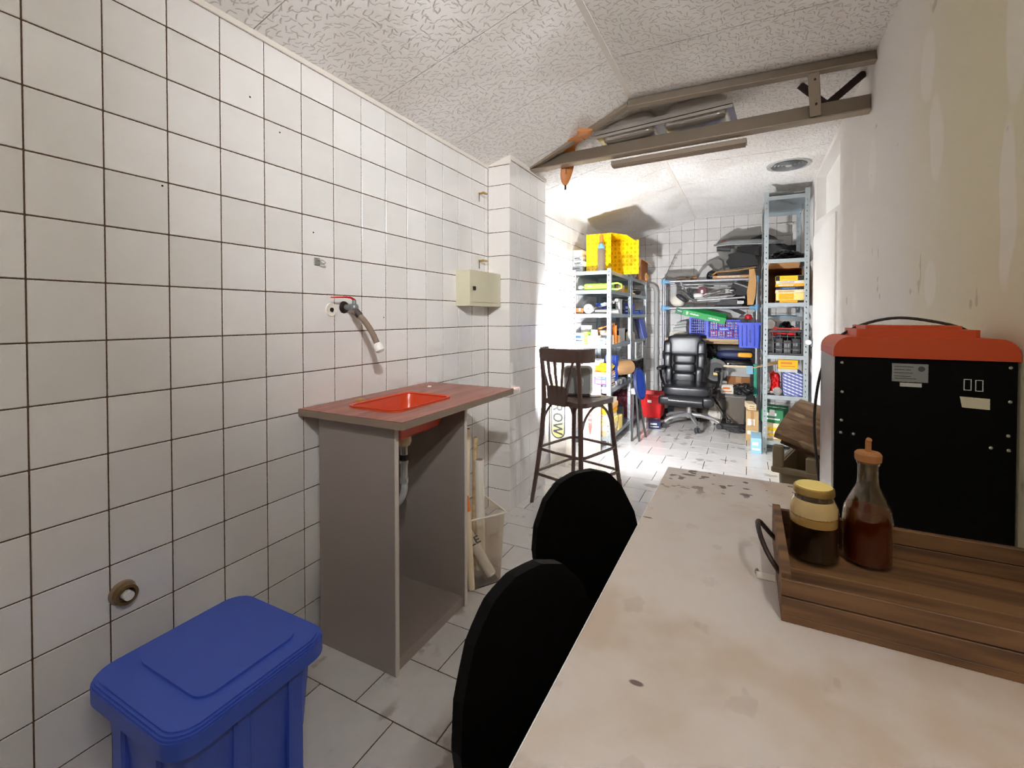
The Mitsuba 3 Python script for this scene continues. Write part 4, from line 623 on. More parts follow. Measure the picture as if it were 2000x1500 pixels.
# --- bottom shelf
Z6 = LZ[0]
stack = [(0, .045, 'pale_wood', 'wooden plank at the bottom of the stack on the lowest left shelf'), (.046, .10, 'cream', 'cream tray in the stack on the lowest left shelf'), (.101, .155, 'pale_yellow', 'pale yellow box third from below on the lowest left shelf'), (.156, .205, 'cream', 'cream box fourth from below on the lowest left shelf'), (.206, .255, 'amber', 'amber yellow envelope box in the stack on the lowest left shelf'), (.256, .300, 'kraft', 'orange-brown padded box near the top of the stack on the lowest left shelf'), (.301, .34, 'paper', 'white box on top of the stack on the lowest left shelf')]
for i, (h0, h1, m1, lab) in enumerate(stack): carton('flat_carton', lab, 'carton', -1.285 + .012 * (i % 2), -1.135 + .006 * (i % 3), 4.20 + .01 * (i % 2), 4.46, Z6 + h0, Z6 + h1, m1, None, 'sand' if i in (2, 3) else None, 'boxes stacked on the lowest left shelf')
carton('small_carton', 'green and cream carton at the lower right of the lowest left shelf', 'carton', -1.20, -1.128, 4.50, 4.66, Z6, Z6 + .13, 'pale_yellow', None, 'dark_green')
it('black_drum', 'dark round drum under the fifth shelf edge', 'drum', cat(LA([(0, 0), (.07, 0), (.075, .01), (.075, .18), (.07, .19), (0, .19)], 28, (-1.22, 4.78, Z6)), CY((-1.22, 4.78, Z6 + .19), (-1.22, 4.78, Z6 + .21), .02)), 'dark_grey')
rag('maroon_bag', 'dark red bag at the back of the lowest left shelf', 'bag', (-1.26, 5.18, Z6), (.12, .13, .30), 'maroon', 17)
rag('black_parts_bag', 'black bag on the lowest shelf of the rear left shelving', 'bag', (-1.28, 5.56, Z6), (.14, .2, .24), 'black_gloss', 19)
# --- boxes leaning on the left wall
def board(name, lab, x0, x1, y0, y1, z1, extra): th(name, lab, 'carton', [('body', BX(x0, x1, y0, y1, 0, z1 - .004, .002), 'paper'), ('flap', BX(x0 - .001, x1 + .001, y0 - .001, (y0 + y1) / 2 - .001, z1 - .004, z1), 'white'), ('flap', BX(x0 - .001, x1 + .001, (y0 + y1) / 2 + .001, y1 + .001, z1 - .004, z1), 'white')] + extra)
o1 = sbox(-.062, -.40, .062, 0).buffer(.0); o1 = Polygon(Point(0, -.40).buffer(.062, 10).union(sbox(-.062, -.40, .062, .16)).exterior)
bx, bz, byy = -1.397, 0.231 + .46, 3.56
def rowtext(ch, z, h): m = meshkit.text_mesh(ch, h, .0012, True); m.apply_translation([-m.bounds.mean(0)[0], -m.bounds.mean(0)[1], 0]); m.apply_transform(mat4((bx, byy - .0040, z), (0, 0, -1), (1, 0, 0), (0, -1, 0))); return m
ext = [('logo', STAND(PR(o1, .002), (bx, byy, bz)), 'dark_grey'), ('logo>fill', STAND(PR(o1.buffer(-.010), .002), (bx, byy - .0015, bz)), 'pale_yellow')] + [('lettering', rowtext(c, z, .078), 'dark_grey') for c, z in (('R', 0.490), ('O', 0.405), ('W', 0.312))]
board('tall_carton', 'tall white carton with yellow logo reading ROW behind the bar stool legs', -1.468, -1.332, byy, 3.80, .84, ext)
board('tall_carton', 'tall white carton with a red upright logo next to the lowest shelf', -1.318, -1.19, 3.92, 4.10, .62, [('logo', STAND(PR(Polygon([(-.016, .18), (.016, .18), (.016, -.10), (.0, -.17), (-.016, -.10)]), .002), (-1.235, 3.92, .36)), 'red_light'), ('lettering', cat([BX(-1.245, -1.225, 3.9165, 3.9175, z, z + .016) for z in (.30, .34, .38, .42, .46, .50)]), 'white')])
# --- folding stool, crates and chair on the floor
FS = dict(loc=(-1.0, 4.72, 0), rz=62)
th('folding_stool', 'folded stool with round blue seat leaning against the left shelving', 'folding stool', [('seat', MV(STAND(PR(Point(0, 0).buffer(.155, 20), .022), (0, 0, 0)), (-.975, 4.70, .565), rz=86, rx=-8), 'blue'), ('seat>rim', MV(STAND(PR(Point(0, 0).buffer(.160, 20).difference(Point(0, 0).buffer(.148, 20)), .028), (0, .003, 0)), (-.975, 4.70, .565), rz=86, rx=-8), 'navy')] +
   [('leg', TB([MVp for MVp in (np.array((-1.0, 4.72, 0)) + np.array(q))], .0105, 8), 'dark_grey') for q in ([(-.02, -.12, 0), (-.015, -.09, .33), (-.02, -.06, .52)], [(-.00, .09, 0), (-.015, .06, .33), (-.02, .04, .52)], [(.05, -.10, 0), (.02, -.07, .35), (.0, -.05, .60)], [(.075, .10, 0), (.02, .07, .35), (.0, .05, .60)])] + [('hinge', BX(-1.04, -.995, 4.64, 4.74, .46, .52, .006), 'light_grey'), ('crossbar', CY((-1.015, 4.61, .16), (-1.0, 4.80, .16), .008), 'dark_grey')])
th('red_crate', 'red plastic crate on the floor beside the left shelving', 'crate', [('tub', TAPER(-1.13, -.86, 5.42, 5.74, .075, .335, .82, .005, .02), 'red'), ('rim', cat(BX(-1.145, -.845, 5.40, 5.425, .315, .345, .004), BX(-1.145, -.845, 5.735, 5.76, .315, .345, .004), BX(-1.145, -1.12, 5.42, 5.74, .315, .345, .004), BX(-.87, -.845, 5.42, 5.74, .315, .345, .004)), 'red'), ('lug', PR(Polygon([(-.92, 5.41), (-.835, 5.41), (-.82, 5.56), (-.87, 5.58)]), .05, .25), 'red'), ('label', BX(-1.02, -.975, 5.396, 5.4, .255, .285), 'white')] + [('foot', CY((x, 5.50, 0), (x, 5.50, .08), .022), 'steel') for x in (-1.06, -.94)] + [('foot', CY((x, 5.68, 0), (x, 5.68, .08), .022), 'steel') for x in (-1.06, -.94)])
carton('small_carton', 'navy blue carton with white label on the floor in front of the red crate', 'carton', -.98, -.86, 5.22, 5.33, 0, .085, 'navy', None, 'white', rz=14)
bottle('spray_bottle', 'grey bottle with white label on the floor between shelving and office chair', (-.90, 5.80, 0), .045, .45, 'black_plastic', 'white', 'white')

# ------------------------------------------------------------------ office chair
CH, CYY = np.array([-.585, 5.52]), 5.52
hub = (-.585, 5.52)
parts = []
legs = []
for k in range(5):
    a = math.radians(-68 + 72 * k); dx, dy = math.cos(a), math.sin(a)
    parts.append(('base_leg', TB([(hub[0], hub[1], .135), (hub[0] + .12 * dx, hub[1] + .12 * dy, .135), (hub[0] + .25 * dx, hub[1] + .25 * dy, .105), (hub[0] + .31 * dx, hub[1] + .31 * dy, .07)], [.028, .024, .019, .016], 10), 'chrome'))
    c = np.array([hub[0] + .31 * dx, hub[1] + .31 * dy, .028])
    parts.append(('caster', cat(*[CY(c + np.array([-dy, dx, 0]) * s, c + np.array([-dy, dx, 0]) * (s + .016), .028, n=16) for s in (-.024, .008)], CY(c, c + [0, 0, .045], .008)), 'dark_grey'))
parts += [('gas_lift', cat(CY((*hub, .10), (*hub, .27), .026), CY((*hub, .27), (*hub, .36), .017)), 'chrome'), ('mechanism', BX(hub[0] - .10, hub[0] + .10, hub[1] - .14, hub[1] + .12, .345, .385, .01), 'black_plastic')]
B = lambda x, y, z: (hub[0] + x, hub[1] + y, z)
DX = -.07
# back: its face looks at the viewer (towards -y)
bo = Polygon([(-.17, .44), (-.215, .60), (-.245, .80), (-.225, .93), (-.17, 1.0), (-.12, 1.035), (.12, 1.035), (.17, 1.0), (.225, .93), (.245, .80), (.225, .60), (.18, .44)]).buffer(-.03).buffer(.03)
bs = STAND(PR(bo, .07)); v, f = trimesh.remesh.subdivide_to_size(bs.vertices, bs.faces, .05, max_iter=6); bs = trimesh.Trimesh(v, f); bs.vertices[:, 1] += .22 * (bs.vertices[:, 2] - .44) - .9 * bs.vertices[:, 0] ** 2
bs.apply_translation(B(DX, .20, 0)); parts.append(('back_shell', bs, 'black_leather'))
yb = lambda z: .20 + .22 * (z - .44) - .075
for i, z in enumerate((.535, .645, .745)): parts.append(('back_cushion', SE(B(DX, yb(z), z), (.125, .05, .060), .45, 14), 'black_leather'))
for s in (-1, 1):
    for z, w in ((.56, .04), (.72, .045), (.86, .05)): parts.append(('side_bolster', SE(B(DX + s * (.165 + .02 * (z > .6)), yb(z) - .02, z), (w, .06, .105), .5, 12), 'black_leather'))
parts += [('head_cushion', SE(B(DX, yb(.92) - .03, .905), (.19, .05, .12), .35, 14), 'black_leather'),
          ('seat', SE(B(0, -.03, .435), (.25, .26, .065), .4, 18), 'black_leather'), ('seat_front', SE(B(0, -.26, .435), (.235, .06, .06), .5, 14), 'black_leather'),
          ('footrest', CY(B(-.17, -.33, .335), B(.17, -.33, .335), .055, n=20), 'black_leather'), ('footrest', SE(B(-.21, -.31, .335), (.07, .05, .05), .5, 10), 'black_leather'), ('footrest', SE(B(.22, -.31, .345), (.06, .05, .05), .5, 10), 'black_leather')]
for s in (-1, 1): parts.append(('armrest', cat(TB(SPL([B(s * .24, .10, .40), B(s * .30, .06, .50), B(s * .31, .0, .60), B(s * .30, -.08, .645)], 12), .015, 8), SE(B(s * .30, -.02, .655), (.038, .14, .018), .5, 10)), 'black_plastic'))
th('office_chair', 'black leather office chair with footrest and chrome star base in the store room', 'office chair', parts)

# ------------------------------------------------------------------ goods on the tube rack
R1, R2 = 1.686, 1.363
yf = 5.95
def flat(name, lab, cat_, pts, y, t, mat, bend=0.0, extra=None, twist=0):      # a moulded panel standing on the rack: outline in x, z
    m = STAND(PLATE([(x, z) for x, z in pts], t, bend, twist), (0, y, 0)); k = th(name, lab, cat_, [('shell', m, mat)] + (extra or [])); return k
flat('smoked_screen', 'grey translucent motorcycle windscreen at the left of the tube rack top', 'windscreen', [(-0.922, R1), (-0.934, R1 + .09), (-0.830, R1 + .10), (-0.621, R1 + .10), (-0.551, R1 + .03), (-0.574, R1)], 6.02, .003, 'smoke', .35)
flat('smoked_screen', 'tall curved grey windscreen in the middle of the tube rack top', 'windscreen', [(-0.566, R1), (-0.554, R1 + .09), (-0.480, R1 + .20), (-0.365, R1 + .25), (-0.281, R1 + .23), (-0.263, R1 + .12), (-0.223, R1)], 6.06, .003, 'smoke', .5)
it('crutch_rod', 'thin grey rod with side pegs leaning up at the left of the tube rack top', 'rod', cat(TB([(-0.925, 5.96, R1 + .035), (-0.793,5.960,2.013)], .005, 6), TB([(-0.853,5.960,1.915), (-0.816,5.960,1.888)], .004, 6), TB([(-0.817,5.960,1.976), (-0.781,5.960,1.962)], .004, 6), SE((-0.925, 5.96, R1 + .022), (.022, .02, .02), .5, 8)), 'galv_dark')
tool('black_clip', 'small black clip lying among the windscreens on the tube rack top', 'clip', (-0.670, 5.93, R1 + .03), (-0.600, 5.93, R1 + .012), .014, 'black_plastic', 'black_plastic')
tool('brown_lever', 'brown lever lying flat at the left of the tube rack top', 'lever', (-0.774, 5.92, R1 + .015), (-0.564, 5.92, R1 + .02), .014, 'carton_dark', 'weathered_grey')
flat('grey_cowl', 'pale grey-green cowl with a dark mouth in the middle of the tube rack top', 'cowl', [(-0.547, R1), (-0.490, R1 + .11), (-0.422, R1 + .17), (-0.377, R1 + .12), (-0.444, R1 + .06), (-0.443, R1)], 5.98, .012, 'light_grey', .6)
rag('black_parts_bag', 'black rubber boot right of the grey cowl on the tube rack top', 'rubber boot', (-0.386, 5.96, R1), (.06, .05, .10), 'black_gloss', 23, .25)
carton('flat_carton', 'torn brown cardboard lying along the front of the tube rack top', 'carton', -0.372, 0.046, 5.88, 6.0, R1, R1 + .035, 'carton', None, 'white')
# the black heap of fairing parts
flat('fairing', 'black wing-shaped fairing panel on top of the black heap behind the right shelving post', 'fairing', [((0.007,6.050,2.152)[0], 2.140), (0.071, 2.165), (0.169, 2.204), (0.262, 2.156), (0.353, 2.073), (0.429, 2.022), (0.354, 2.004), (0.018, 2.104)], 6.05, .02, 'black_gloss', .2)
flat('smoked_screen', 'large grey windscreen with a red sticker standing behind the black fairings', 'windscreen', [(-0.353, 2.116), (-0.313, 2.175), (-0.201, 2.247), (-0.140, 2.278), (-0.091, 2.256), (0.097, 2.276), (0.151, R1), (-0.228, R1)], 6.12, .003, 'smoke', .1, [('sticker', BC((-0.262,6.110,2.145), (.045, .003, .03)), 'red_light')])
th('flat_fairing', 'long flat grey and chrome panel edge across the black heap on the tube rack', 'panel', [('plate', TB([(-0.367,5.980,2.086), (-0.195,5.970,2.108), (0.096,5.960,2.097), (0.348,5.960,2.078)], [.006, .014, .014, .010], 8, 2.4), 'galv_dark'), ('edge', TB([(-0.365,5.950,2.072), (-0.194,5.940,2.086), (0.121,5.930,2.070), (0.337,5.930,2.063)], .006, 6), 'chrome')])
it('round_can', 'dark round can under the left tip of the flat panel', 'can', cat(CY((-0.322,5.990,2.054), (-0.185,5.990,2.038), .032, n=18), CY((-0.334,5.990,2.054), (-0.322,5.990,2.054), .034, n=18)), 'dark_grey')
flat('fairing', 'big black tail fairing at the right end of the tube rack top', 'fairing', [(-0.140, 1.949), (-0.114, 2.055), (0.148, 2.048), (0.374, 2.032), (0.481, 2.036), (0.487, 1.911)], 5.97, .05, 'black_gloss', -.25)
flat('fairing', 'black fairing with fins below the tail fairing on the tube rack top', 'fairing', [(-0.231, 1.879), (-0.199, 1.925), (-0.210, 1.962), (-0.113, 1.991), (0.071, 1.933), (0.097, 1.826), (-0.193, 1.805)], 5.94, .05, 'black_plastic', .3, [('bolt_head', MV(LA([(0, .008), (.018, .006), (.02, 0), (0, 0)], 14), (-0.155,5.920,1.855), rx=90), 'steel'), ('bolt_head', MV(LA([(0, .006), (.012, .005), (.014, 0), (0, 0)], 14), (-0.096,5.920,1.834), rx=90), 'steel')])
flat('fairing', 'long black fairing lying lowest in the heap on the tube rack', 'fairing', [(-0.192, 1.805), (-0.166, 1.881), (0.107, 1.883), (0.108, 1.790)], 5.985, .06, 'black_gloss', .2)
th('cardboard_strip', 'long bent orange-brown cardboard strip lying on the tube rack and hanging down its front', 'cardboard', [('strip', TB([(-0.365,5.900,1.738), (-0.326,5.880,1.764), (-0.110,5.870,1.772), (0.076,5.860,1.802)], [.022, .028, .030, .026], 8, .25), 'kraft'), ('hanging_end', PLATE([(0, 0), (.055, .01), (.075, -.12), (.065, -.30), (.045, -.40), (-.015, -.40), (-.02, -.25), (0, -.12)], .003, .3).apply_transform(mat4((0.009, 5.825, 1.773), (1, 0, 0), (0, .02, 1), (0, -1, .02))), 'kraft')])
# --- middle tier
th('white_fairing', 'white rounded fairing half at the left of the middle tier of the tube rack', 'fairing', [('shell', MV(SE((0, 0, 0), (.085, .09, .075), .8, 14), (-0.765, 5.95, R2 + .075), ry=25), 'paper'), ('mouth', MV(SE((.02, -.02, .05), (.075, .085, .03), .8, 10), (-0.765, 5.945, R2 + .075), ry=35), 'dark_grey'), ('fin', BX(-0.838, -0.778, 5.93, 5.95, R2 + .12, R2 + .26, .006), 'light_grey')])
for i, (a, b, r, mt, lab) in enumerate([((-0.742,6.050,1.639), (-0.167,6.050,1.632), .012, 'chrome', 'upper chrome tube lying across the middle tier of the tube rack'), ((-0.706,6.000,1.597), (-0.166,6.000,1.587), .011, 'chrome', 'second chrome tube below the upper one on the middle tier'), ((-0.538,5.900,1.433), (-0.030,5.900,1.466), .013, 'alu', 'long white metal bar lying low along the front of the middle tier'), ((-0.744,5.970,1.634), (-0.657,5.930,1.536), .006, 'alu', 'short bright rod leaning at the left of the chrome tubes')]):
    it('metal_bar', lab, 'bar', cat(CY(a, b, r), CY(np.array(a), np.array(a) + (np.array(b) - np.array(a)) * .03, r * 1.5), CY(np.array(b) + (np.array(a) - np.array(b)) * .03, np.array(b), r * 1.5)), mt)
it('exhaust_pipe', 'dark bent exhaust pipe on the middle tier beside the white fairing', 'pipe', TB(SPL([(-0.757,5.930,1.551), (-0.679,5.920,1.523), (-0.609,5.920,1.454), (-0.540,5.920,1.440)], 14), [.016] * 14, 10), 'mid_grey')
it('rubber_hose', 'black fork of two hoses standing on the middle tier', 'hose', cat(TB([(-0.642,5.950,1.586), (-0.641,5.950,1.505), (-0.583,5.950,1.460)], .020, 8), TB([(-0.603,5.970,1.580), (-0.608,5.970,1.518), (-0.585,5.970,1.480)], .014, 8)), 'dark_grey')
th('brake_reservoir', 'maroon round part with a white cap in the middle of the middle tier', 'engine part', [('body', MV(LA([(0, 0), (.05, 0), (.055, .02), (.05, .05), (0, .05)], 22), (-0.486,5.950,1.551), rx=90), 'maroon'), ('cap', BC((-0.487,5.900,1.542), (.03, .012, .04), .004), 'white')])
it('white_mirror', 'white mirror shell lying in the middle of the middle tier', 'mirror', cat(SE((-0.528,5.910,1.495), (.055, .04, .028), .6, 12), CY((-0.482,5.910,1.494), (-0.437,5.910,1.517), .008)), 'white')
tool('grab_handle', 'grey handle bar slanting up to the right on the middle tier', 'handle', (-0.467,5.930,1.482), (-0.262,5.950,1.539), .016, 'mid_grey', 'galv_dark')
flat('fairing', 'dark grey fairing lying flat at the centre right of the middle tier', 'fairing', [(-0.357, R2), (-0.285, R2 + .075), (-0.111, R2 + .08), (-0.057, R2 + .04), (-0.057, R2)], 5.98, .03, 'dark_grey', .4)
flat('fairing', 'black fairing with grey upper edge at the right of the middle tier', 'fairing', [(-0.193, 1.546), (-0.155, 1.641), (-0.085, 1.632), (0.006, 1.576), (0.038, 1.457), (-0.111, 1.489)], 6.02, .05, 'black_plastic', .4, [('edge', TB([(-0.144,5.970,1.638), (-0.058,5.970,1.606), (0.006,5.970,1.574)], .008, 6), 'light_grey')])
it('indicator_lamp', 'small silver indicator lamp at the right of the middle tier', 'indicator', cat(SE((-0.169,5.930,1.547), (.032, .025, .014), .7, 10), CY((-0.207,5.930,1.542), (-0.169,5.930,1.547), .006)), 'steel')
carton('small_carton', 'small white carton at the front right of the middle tier', 'carton', -0.109, -0.041, 5.88, 5.94, R2 + .028, R2 + .062, 'white', None, 'light_grey')
rag('black_parts_bag', 'black bag filling the right back of the middle tier', 'bag', (-0.031, 6.06, R2), (.12, .06, .2), 'black_plastic', 31)
# --- below: green tray, blue crates
gk = lambda q: MV(q, (-0.497,5.840,1.250), ry=13.5)
th('green_tray', 'long green cardboard tray lying aslant on the blue crate', 'tray', [('front', gk(BX(-.285, .275, -.002, .002, -.035, .035)), 'green'), ('left_front', gk(BX(-.285, -.20, -.003, .0, -.035, .035)), 'dark_green'), ('base', gk(BX(-.285, .275, 0, .2, -.035, -.031)), 'green'), ('rear', gk(BX(-.20, .275, .196, .2, -.035, .075)), 'green'), ('end', gk(cat(BX(-.287, -.283, 0, .2, -.035, .035), BX(.273, .277, 0, .2, -.035, .035))), 'carton_dark'), ('lid', gk(MV(BX(-.18, .27, 0, .10, -.002, .002), (0, .0, .036), rx=28)), 'green'),
   ('print', gk(cat(BX(-.265, -.215, -.0045, -.002, .0, .01), *[BX(x, x + .012, -.004, -.001, -.008, .006 + .004 * (i % 2)) for i, x in enumerate(np.arange(-.12, -.02, .015))], *[BX(x, x + .014, -.004, -.001, -.012, .004 + .004 * (i % 2)) for i, x in enumerate(np.arange(.09, .21, .018))])), 'white'), ('seal', gk(BX(-.165, -.14, -.004, -.001, -.02, .02)), 'paper')])
crate('blue_crate', 'blue slotted crate holding pink and white packets under the green tray', -0.420, -0.084, 5.87, 6.13, .985, 1.205, 'blue_crate', 13, 8, plaque=True)
for i in range(4):
    for j in range(2):
        carton('packet', '%s packet %s in the %s layer inside the blue slotted crate' % (('pink' if (i + j) % 2 == 0 and i < 3 else 'white'), ('at the left end', 'second from the left', 'third from the left', 'at the right end')[i], ('lower', 'upper')[j]), 'packet', -0.389 + .083 * i, -0.389 + .083 * i + .076, 5.89, 6.1, .995 + .096 * j, .995 + .096 * j + .09, 'pink' if (i + j) % 2 == 0 and i < 3 else 'paper', None, 'white' if (i + j) % 2 == 0 and i < 3 else 'pink', 'packets in the blue crate')
crate('blue_crate', 'blue slotted crate standing further left behind the office chair back', -0.616, -0.434, 5.90, 6.12, 1.02, 1.235, 'blue_crate', 8, 7)
TBX = dict(loc=(0.024, 5.74, .90), rz=-4)
th('blue_box', 'solid blue plastic box hanging off the right end of the tube rack', 'box', [('tub', MV(TAPER(-.115, .105, -.10, .12, 0, .275, .92, .006, .015), **TBX), 'blue_crate'), ('rim', MV(cat(BX(-.12, .11, -.106, -.098, .25, .278), BX(-.12, -.112, -.1, .12, .25, .278), BX(.103, .111, -.1, .12, .25, .278)), **TBX), 'blue_crate')] + [('rib', MV(BX(x, x + .012, -.106, -.09, .02, .25, .003), **TBX), 'blue_crate') for x in (-.08, -.035, .04)] + [('grip_slots', MV(cat([BX(.0, .012, -.1065, -.104, z, z + .008) for z in np.arange(.06, .2, .016)]), **TBX), 'navy')])
it('wooden_shelf', 'pale wooden board carrying the blue crates on the tube rack', 'board', cat(BX(-0.621, -0.057, 5.85, 6.14, .950, .984, .003), BX(-.90, .07, 5.95, 6.0, .92, .95)), 'pale_wood')
it('red_thing', 'small red rounded thing above the solid blue box', 'lamp', cat(SE((0.008, 5.95, 1.24), (.035, .035, .03), .7, 10), CY((0.008, 5.95, 1.215), (0.008, 5.95, 1.235), .04)), 'red')  # red rounded object of unknown kind, gives no light
flat('grey_seat_cowl', 'light grey seat cowl lying behind the green tray', 'cowl', [(-0.477, 1.319), (-0.334, 1.336), (-0.194, 1.329), (-0.067, 1.267), (-0.110, 1.219), (-0.334, 1.256)], 6.08, .03, 'light_grey', .3)
for i, (px, w, lab) in enumerate([(1312, .02, 'lowest grey louvre strip behind the office chair headrest'), (1316, .02, 'second grey louvre strip behind the office chair headrest'), (1320, .02, 'third grey louvre strip behind the office chair headrest')]):
    it('grille_strip', lab, 'grille', TB([(-0.823 + .02 * i, 5.97 + .03 * i, 1.075 + .035 * i), (-0.668, 5.97 + .03 * i, 1.09 + .035 * i)], [.014, .018], 8, 2.0), 'light_grey')
rag('grey_cloth', 'crumpled pale cloth behind the office chair headrest', 'cloth', (-0.768, 5.97, .985), (.10, .08, .09), 'paper', 37, .4)
it('support_plank', 'narrow plank laid behind the office chair on the tube rack', 'plank', cat(BX(-.90, -.63, 5.90, 6.1, .955, .983, .002), BX(-.90, -.63, 5.91, 5.93, .93, .955)), 'pale_wood')
# --- lower heap
def oval(c, s, e=.6, n=14): return SE(c, s, e, n)
th('tail_fairing', 'navy tail fairing with an amber indicator below the wooden board', 'fairing', [('shell', oval((-0.127,5.950,0.801), (.20, .10, .055), .7), 'navy'), ('light', oval((-0.025,5.850,0.806), (.075, .03, .028), .4), 'amber'), ('badge', BC((-0.189,5.860,0.817), (.04, .01, .02), .004), 'dark_grey')])
it('tail_fairing', 'black tail fairing under the navy one', 'fairing', cat(oval((-0.116,5.970,0.680), (.20, .11, .085), .7), CY((-0.177,5.860,0.687), (-0.177,5.850,0.686), .016)), 'black_gloss')
it('tail_fairing', 'grey-black seat shell between the wooden board and the navy fairing', 'fairing', oval((-0.134,6.000,0.863), (.19, .10, .045), .6), 'dark_grey')
th('round_housing', 'dark round housing right of the office chair back', 'housing', [('drum', MV(LA([(0, 0), (.10, 0), (.125, .03), (.125, .09), (.10, .11), (0, .11)], 28), (-0.332,5.930,0.613), rx=90), 'dark_grey'), ('rim', MV(LA([(.09, -.01), (.13, -.01), (.13, .02), (.09, .02), (.09, -.01)], 28), (-0.327,5.840,0.622), rx=90), 'mid_grey'), ('tag', BC((-0.325,5.800,0.579), (.05, .006, .03)), 'pale_yellow')])
it('grey_hose', 'grey hose hanging down right of the office chair', 'hose', TB(SPL([(-0.251,5.840,0.626), (-0.260,5.800,0.553), (-0.274,5.780,0.466), (-0.285,5.780,0.424)], 12), .016, 10), 'mid_grey')
carton('green_carton', 'small green carton above the round housing', 'carton', -0.370, -0.326, 5.9, 5.98, 0.669, 0.754, 'teal', None, 'white')
rag('dark_bundle', 'dark brown bundle behind the office chair on the right', 'bundle', (-0.382, 6.05, .74), (.12, .08, .2), 'black_plastic', 41)
th('pale_basin', 'white basin with pale blue end on the heap below the tail fairings', 'basin', [('tub', TAPER(-0.230, 0.054, 5.80, 6.1, .56, .68, .85, .006, .02), 'light_grey'), ('rim', cat(BX(-0.244, 0.053, 5.785, 5.80, .665, .69, .004)), 'cream'), ('end_panel', BX(-0.008, 0.058, 5.78, 5.786, .60, .69), 'pale_blue')])
carton('stacked_carton', 'low brown carton supporting the white basin', 'carton', -0.207, 0.029, 5.82, 6.1, .40 + .02, .558, 'carton_dark', 'brown_tape')
it('green_board', 'narrow green board standing right of the white basin', 'board', cat(BX(0.064, 0.094, 5.77, 5.79, .36, .70), BX(0.059, 0.099, 5.765, 5.795, .70, .712)), 'teal')
carton('folded_box', 'white box with an orange edge standing on the clear bin', 'carton', -0.265, -0.140, 5.68, 5.76, .375, .375 + .10, 'paper', None, 'orange', rz=8)
rag('black_cable_heap', 'black coiled cable between the white box and the right shelving', 'cables', (-0.047, 5.70, .372), (.10, .06, .13), 'black_plastic', 43, .5)
th('clear_box', 'large clear plastic box with odds and ends on the floor right of the office chair', 'box', [('tub', TAPER(-0.213, -0.010, 5.56, 5.82, .07, .36, .92, .004, .02), 'frosted'), ('lid', cat(BX(-0.219, -0.006, 5.55, 5.83, .358, .370, .004)), 'grey_plastic')])
for i in range(3): rag('odds_and_ends', ['silver fitting inside the large clear plastic box, left', 'white fitting inside the large clear plastic box, middle', 'grey fitting inside the large clear plastic box, right'][i], 'fitting', (-0.176 + .07 * i, 5.68, .082), (.035, .04, .10), ['steel', 'white', 'galv_dark'][i], 50 + i)
carton('long_black_case', 'long black case under the large clear plastic box', 'case', -0.258, -0.004, 5.55, 5.84, 0, .068, 'black_plastic', None, 'dark_grey')
th('clear_box', 'clear plastic storage box behind the office chair base', 'box', [('tub', TAPER(-.80, -.52, 5.90, 6.13, .0, .30, .9, .004, .03), 'frosted'), ('lid', RBX(-.815, -.505, 5.885, 6.145, .30, .315, .03), 'pale_blue')])
th('clear_box', 'second clear plastic box behind the gas lift of the office chair', 'box', [('tub', TAPER(-.49, -.33, 5.90, 6.13, .0, .31, .9, .004, .03), 'frosted'), ('lid', RBX(-.50, -.32, 5.89, 6.14, .31, .325, .03), 'grey_plastic')])
rag('pink_packing', 'pinkish packing bag on the floor right of the office chair', 'bag', (-0.319, 5.80, 0), (.08, .08, .28), 'paper', 61)
tool('long_lever', 'long black bar leaning from the office chair to the floor', 'bar', (-0.340,5.620,0.338), (-0.170,5.420,0.124), .014, 'black_plastic', 'black_plastic')
it('black_cable', 'black cable trailing over the floor to the right shelving', 'cable', TB(SPL([(-0.333, 5.725, .01), (-0.207, 5.905, .01), (-0.107, 5.785, .01), (0.032, 5.721, .01)], 30), .009, 8), 'black_plastic')
it('black_cable', 'short black rod on the floor before the light blue box', 'rod', cat(CY((-0.023, 5.580, .012), (0.036, 5.598, .012), .010), SE((-0.023, 5.580, .012), (.014, .012, .011), .8, 8)), 'black_plastic')
rag('dark_scraps', 'dark scraps on the floor under the large clear plastic box', 'scraps', (-0.102, 5.46, 0), (.10, .05, .05), 'dark_grey', 67, .5)

# ------------------------------------------------------------------ goods on the right shelving
Q = RZs
th('grey_cover', 'pale grey sheet lying on top of the right shelving', 'cover', [('sheet', MV(PLATE([(0, 0), (.30, .0), (.33, .3), (.20, .5), (.02, .45)], .012, .25), (.15, 4.86, Q[5] + .012)), 'light_grey'), ('fold', TB([(.15, 4.88, Q[5] + .03), (.25, 4.86, Q[5] + .035), (.36, 4.87, Q[5] + .028)], .018, 8), 'grey_plastic')])
it('wall_conduit_box', 'white junction box high on the back wall beside the right shelving post', 'junction box', cat(BX(.455, .505, 6.15, 6.195, 2.10, 2.30, .006), CY((.45, 6.17, 2.31), (.30, 6.17, 2.31), .012), CY((.48, 6.17, 2.10), (.48, 6.17, 2.06), .008)), 'white')
rag('black_cover', 'black plastic covers heaped on the second right shelf', 'covers', (.32, 5.15, Q[4]), (.15, .28, .11), 'black_gloss', 71, .3)
flat('fairing', 'black curved fairing standing on the second right shelf', 'fairing', [(.15, Q[4]), (.15, Q[4] + .17), (.22, Q[4] + .23), (.30, Q[4] + .17), (.40, Q[4] + .13), (.46, Q[4] + .09), (.46, Q[4])], 5.45, .05, 'black_gloss', .3)
th('open_carton', 'big open brown carton on the third right shelf behind the yellow boxes', 'carton', [('body', OPEN(.150, .445, 5.0, 5.42, Q[3] + .001, Q[3] + .33, .005, 'y0'), 'carton_dark'), ('side_flap', MV(BX(0, .004, -.17, 0, 0, .33), (.150, 5.0, Q[3] + .001), rz=-4), 'kraft'), ('top_flap', MV(BX(0, .26, -.10, 0, -.002, .002), (.16, 5.0, Q[3] + .33), rx=-25), 'carton')])
